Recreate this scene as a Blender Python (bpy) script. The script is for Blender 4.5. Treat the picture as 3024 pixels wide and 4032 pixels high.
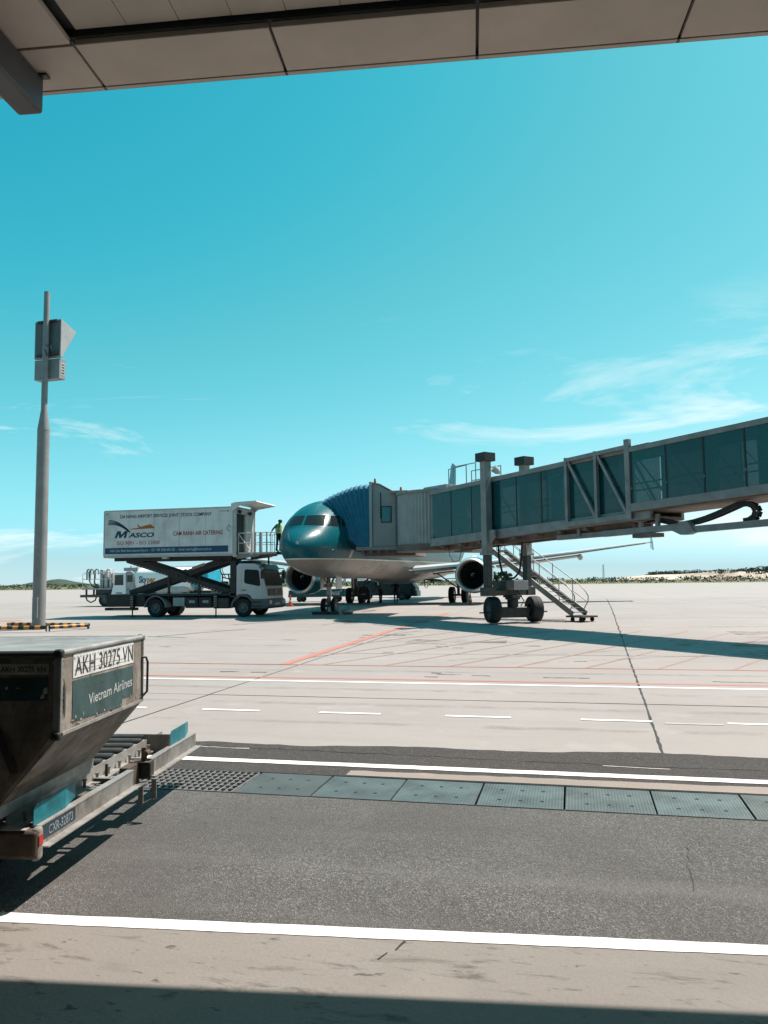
import bpy, bmesh, math, random
from mathutils import Vector, Matrix
random.seed(7)
sc = bpy.context.scene
for o in list(bpy.data.objects): bpy.data.objects.remove(o)
COL = sc.collection

# ---------------------------------------------------------------- camera
YAW, PITCH, ROLL, EYE = math.radians(13.3), math.atan(273/3130), 0.012, 1.65
f0 = Vector((-math.sin(YAW), math.cos(YAW), 0)); r0 = Vector((math.cos(YAW), math.sin(YAW), 0)); u0 = Vector((0, 0, 1))
fw = f0*math.cos(PITCH)+u0*math.sin(PITCH); u1 = u0*math.cos(PITCH)-f0*math.sin(PITCH)
rt = r0*math.cos(ROLL)-u1*math.sin(ROLL); up = u1*math.cos(ROLL)+r0*math.sin(ROLL)
cd = bpy.data.cameras.new('camera'); cam = bpy.data.objects.new('camera', cd); COL.objects.link(cam)
cam.matrix_world = Matrix(((rt.x, up.x, -fw.x, 0), (rt.y, up.y, -fw.y, 0), (rt.z, up.z, -fw.z, EYE), (0, 0, 0, 1)))
cd.sensor_fit = 'VERTICAL'; cd.sensor_height = 36; cd.lens = 36*3130/4032
cd.clip_start = .05; cd.clip_end = 40000
sc.camera = cam

# ---------------------------------------------------------------- sky, sun, exposure
SUN = Vector((.429, .358, 1)).normalized()
SEL, SAZ = math.asin(SUN.z), math.atan2(SUN.x, SUN.y)
w = bpy.data.worlds.new('World'); sc.world = w; w.use_nodes = True
nt = w.node_tree; nt.nodes.clear()
def N(t, kind, **kw):
    n = t.nodes.new(kind)
    for k, v in kw.items(): setattr(n, k, v)
    return n
sky = N(nt, 'ShaderNodeTexSky', sky_type='NISHITA', sun_disc=False, sun_elevation=SEL, sun_rotation=SAZ,
        altitude=0, air_density=1.0, dust_density=1.0, ozone_density=1.0)
bw = N(nt, 'ShaderNodeRGBToBW'); nt.links.new(sky.outputs[0], bw.inputs[0])
tc9 = N(nt, 'ShaderNodeTexCoord'); sx9 = N(nt, 'ShaderNodeSeparateXYZ'); nt.links.new(tc9.outputs['Generated'], sx9.inputs[0])
h9 = N(nt, 'ShaderNodeMapRange'); h9.inputs[1].default_value = .30; h9.inputs[2].default_value = .0; h9.inputs[3].default_value = 2.2; h9.inputs[4].default_value = 4.9; nt.links.new(sx9.outputs['Z'], h9.inputs[0])
lf = N(nt, 'ShaderNodeMath', operation='MAXIMUM'); nt.links.new(bw.outputs[0], lf.inputs[0]); nt.links.new(h9.outputs[0], lf.inputs[1])
mr = N(nt, 'ShaderNodeMapRange'); mr.inputs[1].default_value = 1.5; mr.inputs[2].default_value = 9.0; nt.links.new(bw.outputs[0], mr.inputs[0])
ramp = N(nt, 'ShaderNodeValToRGB'); e = ramp.color_ramp.elements
e[0].position = .0; e[0].color = (.03, .60, .93, 1); e[1].position = 1; e[1].color = (.54, .50, .46, 1)
for ps, c_ in ((.05, (.03, .61, .88, 1)), (.144, (.065, .605, .775, 1)), (.213, (.12, .59, .705, 1)), (.437, (.225, .565, .64, 1)), (.533, (.33, .54, .585, 1)), (.7, (.44, .52, .52, 1))): q = e.new(ps); q.color = c_
tc0 = N(nt, 'ShaderNodeTexCoord'); sx0 = N(nt, 'ShaderNodeSeparateXYZ'); nt.links.new(tc0.outputs['Generated'], sx0.inputs[0])
hz = N(nt, 'ShaderNodeMapRange'); hz.inputs[1].default_value = .22; hz.inputs[2].default_value = .0; hz.inputs[3].default_value = 0; hz.inputs[4].default_value = .62; nt.links.new(sx0.outputs['Z'], hz.inputs[0])
mxm = N(nt, 'ShaderNodeMath', operation='MAXIMUM'); nt.links.new(mr.outputs[0], mxm.inputs[0]); nt.links.new(hz.outputs[0], mxm.inputs[1])
nt.links.new(mxm.outputs[0], ramp.inputs[0])
tint = N(nt, 'ShaderNodeVectorMath', operation='SCALE'); nt.links.new(ramp.outputs[0], tint.inputs[0])
m2 = N(nt, 'ShaderNodeMath', operation='MULTIPLY'); m2.inputs[1].default_value = 2; nt.links.new(lf.outputs[0], m2.inputs[0]); nt.links.new(m2.outputs[0], tint.inputs['Scale'])
tc = N(nt, 'ShaderNodeTexCoord'); mp = N(nt, 'ShaderNodeMapping'); mp.inputs['Scale'].default_value = (1.6, 1.6, 9.0); mp.inputs['Rotation'].default_value = (0, .22, .5)
mp.inputs['Location'].default_value = (16.755, 16.785, 12.882)
nz = N(nt, 'ShaderNodeTexNoise'); nz.inputs['Scale'].default_value = 1.5; nz.inputs['Detail'].default_value = 9; nz.inputs['Roughness'].default_value = .62; nz.inputs['Distortion'].default_value = .6
vr = N(nt, 'ShaderNodeVectorRotate', rotation_type='Z_AXIS'); vr.inputs['Angle'].default_value = .27; nt.links.new(tc.outputs['Generated'], vr.inputs['Vector']); va = N(nt, 'ShaderNodeVectorMath', operation='ADD'); va.inputs[1].default_value = (0, 0, .055); nt.links.new(vr.outputs[0], va.inputs[0]); nt.links.new(va.outputs[0], mp.inputs[0]); nt.links.new(mp.outputs[0], nz.inputs['Vector'])
cr = N(nt, 'ShaderNodeValToRGB'); cr.color_ramp.elements[0].position = .575; cr.color_ramp.elements[1].position = .69
cr.color_ramp.elements[1].color = (.75, .75, .75, 1)
nt.links.new(nz.outputs['Fac'], cr.inputs[0])
sx = N(nt, 'ShaderNodeSeparateXYZ'); nt.links.new(tc.outputs['Generated'], sx.inputs[0])
er = N(nt, 'ShaderNodeMapRange'); er.inputs[1].default_value = .34; er.inputs[2].default_value = .12; er.inputs[3].default_value = 0; er.inputs[4].default_value = 1
nt.links.new(sx.outputs['Z'], er.inputs[0])
mm = N(nt, 'ShaderNodeMath', operation='MULTIPLY'); nt.links.new(cr.outputs[0], mm.inputs[0]); nt.links.new(er.outputs[0], mm.inputs[1])
cl = N(nt, 'ShaderNodeMix', data_type='RGBA'); cl.inputs[7].default_value = (7.0, 7.3, 7.3, 1)
nt.links.new(mm.outputs[0], cl.inputs[0]); nt.links.new(tint.outputs[0], cl.inputs[6])
bg = N(nt, 'ShaderNodeBackground'); bg.inputs[1].default_value = .09
nt.links.new(cl.outputs[2], bg.inputs[0])
wo = N(nt, 'ShaderNodeOutputWorld'); nt.links.new(bg.outputs[0], wo.inputs[0])
sd = bpy.data.lights.new('sun', 'SUN'); sd.energy = 5.0; sd.angle = math.radians(.5); sd.color = (1, .90, .83)
so = bpy.data.objects.new('sun', sd); COL.objects.link(so); so.rotation_euler = SUN.to_track_quat('Z', 'Y').to_euler(); so.location = (20, 20, 60)
vs = sc.view_settings; vs.view_transform = 'Standard'; vs.look = 'None'; vs.gamma = 1; vs.exposure = .80; vs.use_curve_mapping = False

# ---------------------------------------------------------------- helpers
def V(*a): return Vector(a)
class MB:
    def __init__(s): s.v = []; s.f = []
    def add(s, vs, fs):
        b = len(s.v); s.v += [tuple(p) for p in vs]; s.f += [tuple(b+i for i in q) for q in fs]; return s
    def box(s, x0, x1, y0, y1, z0, z1):
        return s.add([(x0,y0,z0),(x1,y0,z0),(x1,y1,z0),(x0,y1,z0),(x0,y0,z1),(x1,y0,z1),(x1,y1,z1),(x0,y1,z1)],
                     [(0,3,2,1),(4,5,6,7),(0,1,5,4),(1,2,6,5),(2,3,7,6),(3,0,4,7)])
    def bar(s, p, q, w, h=None, up=(0,0,1)):
        h = w if h is None else h
        p, q = Vector(p), Vector(q); d = (q-p).normalized(); u = Vector(up)
        if abs(d.dot(u)) > .97: u = Vector((0,1,0)) if abs(d.y) < .9 else Vector((1,0,0))
        r = d.cross(u).normalized(); u = r.cross(d); r *= w/2; u *= h/2
        return s.add([p-r-u,p+r-u,p+r+u,p-r+u,q-r-u,q+r-u,q+r+u,q-r+u],
                     [(0,1,2,3),(7,6,5,4),(0,4,5,1),(1,5,6,2),(2,6,7,3),(3,7,4,0)])
    def cyl(s, p, q, r0, r1=None, n=14, caps=True):
        r1 = r0 if r1 is None else r1
        return s.lathe([(0, r0), (1, r1)], p, q, n, caps)
    def lathe(s, prof, p, q, n=20, caps=False):
        p, q = Vector(p), Vector(q); ax = q-p; d = ax.normalized()
        a = d.orthogonal().normalized(); b = d.cross(a); B = len(s.v)
        for t, r in prof:
            for i in range(n):
                th = 2*math.pi*i/n
                s.v.append(tuple(p+ax*t+(a*math.cos(th)+b*math.sin(th))*r))
        for k in range(len(prof)-1):
            for i in range(n):
                j = (i+1) % n
                s.f.append((B+k*n+i, B+k*n+j, B+(k+1)*n+j, B+(k+1)*n+i))
        if caps:
            s.f.append(tuple(B+i for i in reversed(range(n)))); e = B+(len(prof)-1)*n
            s.f.append(tuple(e+i for i in range(n)))
        return s
    def tube(s, pts, r, n=8, caps=True):
        pts = [Vector(p) for p in pts]; B = len(s.v); m = len(pts); pa = None
        for i, p in enumerate(pts):
            d = (pts[min(i+1, m-1)]-pts[max(i-1, 0)]).normalized()
            if pa is None: a = d.orthogonal().normalized()
            else:
                a = pa-d*pa.dot(d); a = a.normalized() if a.length > 1e-6 else d.orthogonal().normalized()
            pa = a; b = d.cross(a)
            for k in range(n):
                th = 2*math.pi*k/n; s.v.append(tuple(p+(a*math.cos(th)+b*math.sin(th))*r))
        for i in range(m-1):
            for k in range(n):
                j = (k+1) % n; s.f.append((B+i*n+k, B+i*n+j, B+(i+1)*n+j, B+(i+1)*n+k))
        if caps: s.f.append(tuple(B+k for k in reversed(range(n)))); s.f.append(tuple(B+(m-1)*n+k for k in range(n)))
        return s
    def prism(s, poly, a0, a1, plane='xz'):
        n = len(poly)
        def P(u, v, a): return (u, a, v) if plane == 'xz' else ((a, u, v) if plane == 'yz' else (u, v, a))
        return s.add([P(u, v, a0) for u, v in poly]+[P(u, v, a1) for u, v in poly],
                     [tuple(range(n)), tuple(reversed(range(n, 2*n)))]+[(i, n+i, n+(i+1) % n, (i+1) % n) for i in range(n)])
    def grid(s, fn, nu, nv):
        B = len(s.v)
        for i in range(nu+1):
            for j in range(nv+1): s.v.append(tuple(fn(i/nu, j/nv)))
        for i in range(nu):
            for j in range(nv):
                a = B+i*(nv+1)+j; s.f.append((a, a+1, a+nv+2, a+nv+1))
        return s
    def mesh(s, name, smooth=None):
        me = bpy.data.meshes.new(name); me.from_pydata(s.v, [], s.f)
        bm = bmesh.new(); bm.from_mesh(me); bmesh.ops.recalc_face_normals(bm, faces=bm.faces); bm.to_mesh(me); bm.free()
        if smooth:
            me.polygons.foreach_set('use_smooth', [True]*len(me.polygons)); me.set_sharp_from_angle(angle=math.radians(smooth))
        me.update(); return me
    def build(s, name, m, parent=None, smooth=None, bevel=0, seg=2, recalc=True, loc=None, rot=None, label=None):
        if recalc: me = s.mesh(name, smooth)
        else:
            me = bpy.data.meshes.new(name); me.from_pydata(s.v, [], s.f)
            if smooth: me.polygons.foreach_set('use_smooth', [True]*len(me.polygons)); me.set_sharp_from_angle(angle=math.radians(smooth))
        o = put(name, me, m, parent)
        if bevel:
            b = o.modifiers.new('edge', 'BEVEL'); b.width = bevel; b.segments = seg; b.limit_method = 'ANGLE'; b.angle_limit = math.radians(40); b.harden_normals = False
        if loc: o.location = loc
        if rot: o.rotation_euler = rot
        if label: o['label'] = label
        return o
def put(name, me, m=None, parent=None, loc=None, rot=None):
    o = bpy.data.objects.new(name, me); COL.objects.link(o)
    if m is not None and len(me.materials) == 0:
        for x in (m if isinstance(m, (list, tuple)) else [m]): me.materials.append(x)
    if parent is not None: o.parent = parent
    if loc: o.location = loc
    if rot: o.rotation_euler = rot
    return o
def thing(name, label, cat, loc=(0,0,0), rz=0, group=None):
    o = bpy.data.objects.new(name, None); COL.objects.link(o); o.empty_display_size = .1
    o.location = loc; o.rotation_euler = (0, 0, rz); return tag(o, label, cat, group)
def tag(o, label=None, cat=None, group=None, kind=None):
    if label: o['label'] = label
    if cat: o['category'] = cat
    if group: o['group'] = group
    if kind: o['kind'] = kind
    return o
def struct(o, label=None):
    o['kind'] = 'structure'
    if label: o['label'] = label
    return o
def copy_tree(o, parent=None):
    c = o.copy(); COL.objects.link(c); c.parent = parent
    for ch in o.children: copy_tree(ch, c)
    return c
def text(s, m, parent, o, right, upv, width, height, name='lettering', bold=.0, depth=.002, center=False):
    cu = bpy.data.curves.new('t', 'FONT'); cu.body = s; cu.size = 1; cu.extrude = 0; cu.offset = bold; cu.resolution_u = 3
    t = bpy.data.objects.new('t', cu); COL.objects.link(t)
    me = bpy.data.meshes.new_from_object(t.evaluated_get(bpy.context.evaluated_depsgraph_get()))
    bpy.data.objects.remove(t)
    xs = [v.co.x for v in me.vertices]; ys = [v.co.y for v in me.vertices]
    x0, x1, y0, y1 = min(xs), max(xs), min(ys), max(ys)
    R, U = Vector(right).normalized(), Vector(upv).normalized(); Nn = R.cross(U); O = Vector(o)
    sx_ = width/(x1-x0); sy_ = height/.72 if height else sx_
    for v in me.vertices:
        a = (v.co.x-x0)*sx_-(width/2 if center else 0); b = v.co.y*sy_
        v.co = O+R*a+U*b+Nn*depth
    me.materials.clear(); me.update()
    return put(name, me, m, parent)

# ---------------------------------------------------------------- materials
MATS = {}
def mat(name, col, rough=.55, metal=0., var=.12, scale=4., bump=0., bscale=None, col2=None, lo=.35, hi=.65, detail=6, spec=.5, coat=0., trans=0., alpha=1., ior=1.45, stretch=None, coords='Object', rvar=.0):
    if name in MATS: return MATS[name]
    m = bpy.data.materials.new(name); m.use_nodes = True; t = m.node_tree; p = t.nodes['Principled BSDF']
    c = tuple(col)+(1,)
    p.inputs['Roughness'].default_value = rough; p.inputs['Metallic'].default_value = metal
    p.inputs['Specular IOR Level'].default_value = spec; p.inputs['Coat Weight'].default_value = coat; p.inputs['Coat Roughness'].default_value = .08
    p.inputs['Transmission Weight'].default_value = trans; p.inputs['Alpha'].default_value = alpha; p.inputs['IOR'].default_value = ior
    p.inputs['Base Color'].default_value = c
    tc = N(t, 'ShaderNodeTexCoord'); src = tc.outputs[coords]
    if stretch:
        mp = N(t, 'ShaderNodeMapping'); mp.inputs['Scale'].default_value = stretch; t.links.new(src, mp.inputs[0]); src = mp.outputs[0]
    if var or col2:
        n = N(t, 'ShaderNodeTexNoise'); n.inputs['Scale'].default_value = scale; n.inputs['Detail'].default_value = detail; n.inputs['Roughness'].default_value = .62
        t.links.new(src, n.inputs['Vector'])
        r = N(t, 'ShaderNodeMapRange'); r.inputs[1].default_value = lo; r.inputs[2].default_value = hi; t.links.new(n.outputs['Fac'], r.inputs[0])
        mx = N(t, 'ShaderNodeMix', data_type='RGBA'); mx.inputs[6].default_value = c
        mx.inputs[7].default_value = tuple(col2)+(1,) if col2 else tuple(x*(1-var) for x in col)+(1,)
        t.links.new(r.outputs[0], mx.inputs[0]); t.links.new(mx.outputs[2], p.inputs['Base Color'])
        if rvar:
            rr = N(t, 'ShaderNodeMapRange'); rr.inputs[3].default_value = rough; rr.inputs[4].default_value = min(1, rough+rvar); t.links.new(n.outputs['Fac'], rr.inputs[0]); t.links.new(rr.outputs[0], p.inputs['Roughness'])
    if bump:
        b = N(t, 'ShaderNodeTexNoise'); b.inputs['Scale'].default_value = bscale or scale*6; b.inputs['Detail'].default_value = 4; t.links.new(src, b.inputs['Vector'])
        bn = N(t, 'ShaderNodeBump'); bn.inputs['Strength'].default_value = bump; bn.inputs['Distance'].default_value = .02
        t.links.new(b.outputs['Fac'], bn.inputs['Height']); t.links.new(bn.outputs[0], p.inputs['Normal'])
    MATS[name] = m; return m
def nodes(m): return m.node_tree, m.node_tree.nodes['Principled BSDF']
white = mat('white_paint', (0.5328, 0.5328, 0.5256), .45, var=.12, scale=2, rvar=.2)
offwhite = mat('offwhite_paint', (0.432, 0.432, 0.4176), .5, var=.2, scale=3)
grey = mat('grey_paint', (0.2448, 0.252, 0.252), .5, var=.2, scale=3, rvar=.2)
lgrey = mat('light_grey_paint', (0.3312, 0.3384, 0.3384), .5, var=.2, scale=2.5, rvar=.2)
steel = mat('galvanised_steel', (0.3024, 0.3024, 0.2952), .42, .75, var=.3, scale=7, rvar=.25)
alu = mat('worn_aluminium', (0.36, 0.3456, 0.3276), .42, .55, var=.45, scale=4.5, bump=.12, bscale=18, rvar=.3)
dsteel = mat('dark_steel', (.05, .052, .052), .5, .3, var=.4, scale=6)
black = mat('black_rubber', (.016, .017, .018), .75, var=.4, scale=6)
blackp = mat('black_paint', (.02, .022, .024), .4, var=.3, scale=4)
chassis = mat('chassis_paint', (.018, .022, .025), .5, var=.5, scale=3)
rust = mat('brown_grime', (.10, .07, .05), .8, var=.6, scale=5, col2=(.04, .03, .025))
red = mat('red_lens', (0.4125, 0.03, 0.01875), .3, var=.2)
orange = mat('orange_plastic', (0.54, 0.0825, 0.02625), .45, var=.25, scale=9)
amber = mat('amber_paint', (0.54, 0.225, 0.0225), .5, var=.3, scale=9)
teal = mat('teal_paint', (0.003, 0.15, 0.1875), .4, var=.35, scale=5, rvar=.2)
dteal = mat('dark_teal_paint', (.005, .055, .062), .42, var=.4, scale=2.5)
# ---------------------------------------------------------------- ground
def gz(Y): return min(.1, .0145*(Y-38)) if Y > 7.6 else .0145*(7.6-38)
def mixc(t, fac, a, b, blend='MIX'):
    m = N(t, 'ShaderNodeMix', data_type='RGBA', blend_type=blend)
    for s, x in ((0, fac), (6, a), (7, b)):
        if isinstance(x, (int, float)): m.inputs[s].default_value = x
        elif isinstance(x, tuple): m.inputs[s].default_value = x+(1,)
        else: t.links.new(x, m.inputs[s])
    return m.outputs[2]
def noise(t, src, scale, detail=5, rough=.6, st=None, dist=0.):
    if st:
        mp = N(t, 'ShaderNodeMapping'); mp.inputs['Scale'].default_value = st; t.links.new(src, mp.inputs[0]); src = mp.outputs[0]
    n = N(t, 'ShaderNodeTexNoise'); n.inputs['Scale'].default_value = scale; n.inputs['Detail'].default_value = detail; n.inputs['Roughness'].default_value = rough; n.inputs['Distortion'].default_value = dist
    t.links.new(src, n.inputs['Vector']); return n.outputs['Fac']
def rng(t, v, a, b, c=0., d=1.):
    r = N(t, 'ShaderNodeMapRange'); r.inputs[1].default_value = a; r.inputs[2].default_value = b; r.inputs[3].default_value = c; r.inputs[4].default_value = d
    t.links.new(v, r.inputs[0]); return r.outputs[0]
def concrete(name, base, dark, stain=(.12, .09, .07), joints=False, rnd=True):
    m = mat(name, base, .85, var=0); t, p = nodes(m)
    tc = N(t, 'ShaderNodeTexCoord'); s = tc.outputs['Object']
    c = mixc(t, rng(t, noise(t, s, .22, 6), .35, .68), base, dark)
    c = mixc(t, rng(t, noise(t, s, 1.0, 7, .65, (.25, 1.6, 1)), .52, .8, 0, .65), c, tuple(x*.72 for x in base))
    c = mixc(t, rng(t, noise(t, s, 2.2, 5, .6, (.35, 1.6, 1), .5), .64, .8, 0, .55), c, stain)
    c = mixc(t, rng(t, noise(t, s, 45, 3), .3, .75, 0, .45), c, tuple(x*.62 for x in base))
    c = mixc(t, rng(t, noise(t, s, .9, 3), .60, .75, 0, .4), c, tuple(min(1, x*1.22) for x in base))
    if rnd:
        oi = N(t, 'ShaderNodeObjectInfo'); c = mixc(t, rng(t, oi.outputs['Random'], 0, 1, 0, .22), c, dark)
    if joints:
        mp = N(t, 'ShaderNodeMapping'); mp.inputs['Scale'].default_value = (1/7.5, 1/7.3, 1); t.links.new(s, mp.inputs[0])
        b = N(t, 'ShaderNodeTexBrick', offset=0, squash=1); b.inputs['Scale'].default_value = 1; b.inputs['Mortar Size'].default_value = .004
        b.inputs['Brick Width'].default_value = 1; b.inputs['Row Height'].default_value = 1; b.inputs['Color1'].default_value = (0,0,0,1); b.inputs['Color2'].default_value = (0,0,0,1); b.inputs['Mortar'].default_value = (1,1,1,1)
        t.links.new(mp.outputs[0], b.inputs[0]); c = mixc(t, rng(t, b.outputs['Fac'], 0, 1, 0, .6), c, (.1, .085, .075))
    t.links.new(c, p.inputs['Base Color'])
    bn = N(t, 'ShaderNodeBump'); bn.inputs['Strength'].default_value = .35; bn.inputs['Distance'].default_value = .01
    t.links.new(noise(t, s, 60, 4), bn.inputs['Height']); t.links.new(bn.outputs[0], p.inputs['Normal'])
    return m
def asphalt(name, base, spec1, spec2):
    m = mat(name, base, .9, var=0); t, p = nodes(m)
    tc = N(t, 'ShaderNodeTexCoord'); s = tc.outputs['Object']
    c = mixc(t, rng(t, noise(t, s, .8, 6, .6), .35, .68), base, tuple(x*.70 for x in base))
    v = N(t, 'ShaderNodeTexVoronoi'); v.inputs['Scale'].default_value = 95; t.links.new(s, v.inputs['Vector'])
    sp = N(t, 'ShaderNodeSeparateColor'); t.links.new(v.outputs['Color'], sp.inputs[0])
    c = mixc(t, rng(t, sp.outputs[0], .62, .95, 0, .85), c, spec1)
    c = mixc(t, rng(t, sp.outputs[1], .6, .95, 0, .8), c, spec2)
    c = mixc(t, rng(t, noise(t, s, 38, 3, .7), .42, .70, 0, .7), c, tuple(x*.42 for x in base))
    c = mixc(t, rng(t, noise(t, s, 13, 5, .75), .50, .74, 0, .6), c, tuple(x*.45 for x in base))
    c = mixc(t, rng(t, noise(t, s, 2.6, 6, .7, None, .8), .56, .76, 0, .4), c, tuple(x*1.55 for x in base))
    c = mixc(t, rng(t, noise(t, s, 1.3, 5, .7, (.4, 1.5, 1), .8), .62, .78, 0, .5), c, tuple(x*.5 for x in base))
    t.links.new(c, p.inputs['Base Color'])
    bn = N(t, 'ShaderNodeBump'); bn.inputs['Strength'].default_value = .75; bn.inputs['Distance'].default_value = .012
    h = N(t, 'ShaderNodeMath', operation='ADD'); t.links.new(v.outputs['Distance'], h.inputs[0]); t.links.new(noise(t, s, 130, 3), h.inputs[1])
    t.links.new(h.outputs[0], bn.inputs['Height']); t.links.new(bn.outputs[0], p.inputs['Normal'])
    return m
def paintmark(name, col, wear, worn=(.27, .24, .22)):
    m = mat(name, col, .7, var=0); t, p = nodes(m)
    tc = N(t, 'ShaderNodeTexCoord'); s = tc.outputs['Object']
    c = mixc(t, rng(t, noise(t, s, 9, 7, .7), wear, wear+.12, 0, .75), col, worn)
    c = mixc(t, rng(t, noise(t, s, 60, 3, .6), .5, .8, 0, .35), c, tuple(x*.6 for x in col))
    c = mixc(t, rng(t, noise(t, s, 1.1, 5, .6), .45, .7, 0, .35), c, tuple(x*.75 for x in col))
    t.links.new(c, p.inputs['Base Color']); return m
slabm = concrete('slab_concrete', (.297, .265, .245), (.243, .214, .196))
farm = concrete('apron_concrete', (.315, .281, .261), (.27, .24, .222), joints=True, rnd=False)
forem = concrete('kerbside_concrete', (.212, .193, .173), (.160, .144, .128), stain=(.075, .062, .053), rnd=False)
stripm = concrete('channel_concrete', (.27, .225, .195), (.20, .165, .14), rnd=False)
asph = asphalt('road_asphalt', (.118, .114, .108), (.245, .236, .224), (.030, .029, .028))
asph2 = asphalt('dark_asphalt', (.058, .048, .043), (.12, .103, .094), (.024, .02, .019))
sealm = mat('joint_sealant', (.055, .046, .04), .8, var=.4, scale=20)
tarm = mat('bitumen', (.03, .024, .02), .6, var=.4, scale=12)
wmark = paintmark('white_road_paint', (.70, .68, .655), .60)
wmark2 = paintmark('worn_white_road_paint', (.50, .475, .45), .52)
rmark = paintmark('red_road_paint', (.40, .145, .115), .56, (.31, .235, .205))
pmark = paintmark('faded_red_road_paint', (.29, .155, .122), .47, (.28, .225, .195))
ymark = paintmark('worn_yellow_road_paint', (.30, .21, .14), .5)

grassm = mat('dry_grassland', (.13, .135, .055), .95, var=0); t, p = nodes(grassm)
s = N(t, 'ShaderNodeTexCoord').outputs['Object']
c = mixc(t, rng(t, noise(t, s, .012, 7, .65, (.4, 2.5, 1)), .38, .62), (.075, .095, .035), (.15, .125, .065))
c = mixc(t, rng(t, noise(t, s, .03, 6, .65, (.25, 2.2, 1)), .58, .66, 0, .8), c, (.30, .26, .20))
t.links.new(c, p.inputs['Base Color'])
rows = [(-6000, -1.2), (0, -1.2), (8, -1.2), (60, -.6), (240, -.1), (262, .05), (420, .1), (6000, .1), (16000, .1)]
mb = MB(); xs = [-12000, -800, -300, 300, 800, 12000]
for y, z in rows:
    for x in xs: mb.v.append((x, y, z))
for j in range(len(rows)-1):
    for i in range(len(xs)-1): a = j*len(xs)+i; mb.f.append((a, a+1, a+1+len(xs), a+len(xs)))
struct(mb.build('ground', grassm), 'flat dry grassland running out to the horizon behind the apron')

SX = [-51.6+7.54*i for i in range(11)]
SHX = lambda y: .028*(y-18)
SY = [9.6, 13.5, 20.65, 28.3, 35.7, 43.1, 50.5, 57.9, 65.3]
mb = MB()
def sheet(mb, x0, x1, y0, y1, dz=0., ny=None):
    ys = [y0]+[y for y in (7.6, 44.9) if y0 < y < y1]+[y1]
    for a, b in zip(ys[:-1], ys[1:]):
        mb.add([(x0, a, gz(a)+dz), (x1, a, gz(a)+dz), (x1, b, gz(b)+dz), (x0, b, gz(b)+dz)], [(0, 1, 2, 3)])
sheet(mb, -600, SX[0]+1.33, 9.6, 65.3, -.004); sheet(mb, SX[-1]-.24, 600, 9.6, 65.3, -.004)
mb.add([(-600, 65.3, .1), (600, 65.3, .1), (600, 283, .1), (-600, 214, .1)], [(0, 1, 2, 3)])
apron = struct(mb.build('apron', farm), 'wide pale concrete aircraft apron with worn joints')
mb = MB(); sheet(mb, SX[0], SX[-1], 9.6, 65.3, -.02); mb.build('joint_seal', sealm, apron)
g = .011
for j in range(len(SY)-1):
    for i in range(len(SX)-1):
        x0, x1, y0, y1 = SX[i]+g, SX[i+1]-g, SY[j]+g, SY[j+1]-g
        ys = [y0]+([44.9] if y0 < 44.9 < y1 else [])+[y1]
        mb = MB(); dz = random.uniform(-.002, .002)
        vs_ = []
        for y in ys: h_ = SHX(y); vs_ += [(x0+h_, y, gz(y)+dz), (x1+h_, y, gz(y)+dz), (x1+h_, y, gz(y)-.2), (x0+h_, y, gz(y)-.2)]
        fs = [(0, 3, 2, 1)]
        for k in range(len(ys)-1):
            for q in range(4): fs.append((4*k+q, 4*k+(q+1) % 4, 4*k+4+(q+1) % 4, 4*k+4+q))
        e = 4*(len(ys)-1); fs.append((e, e+1, e+2, e+3))
        mb.add(vs_, fs); mb.build('concrete_slab', slabm, apron)
def ribbon(pts, w, dz=.004, jit=0., step=None, wj=0.):
    mb = MB(); P = []
    for (a, b) in zip(pts[:-1], pts[1:]):
        a, b = Vector(a), Vector(b); n = max(1, int((b-a).length/(step or 1e9)))
        P += [a+(b-a)*k/n for k in range(n)]
    P.append(Vector(pts[-1])); L = []
    for i, q in enumerate(P):
        d = (P[min(i+1, len(P)-1)]-P[max(i-1, 0)]).normalized(); nn = Vector((-d.y, d.x))
        q = q+nn*random.uniform(-jit, jit); h1 = w/2*(1+random.uniform(-wj, wj)); h2 = w/2*(1+random.uniform(-wj, wj))
        L.append((q+nn*h1, q-nn*h2))
    for a, b in L: mb.v += [(a.x, a.y, gz(a.y)+dz), (b.x, b.y, gz(b.y)+dz)]
    for i in range(len(L)-1): mb.f.append((2*i, 2*i+1, 2*i+3, 2*i+2))
    return mb
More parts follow.
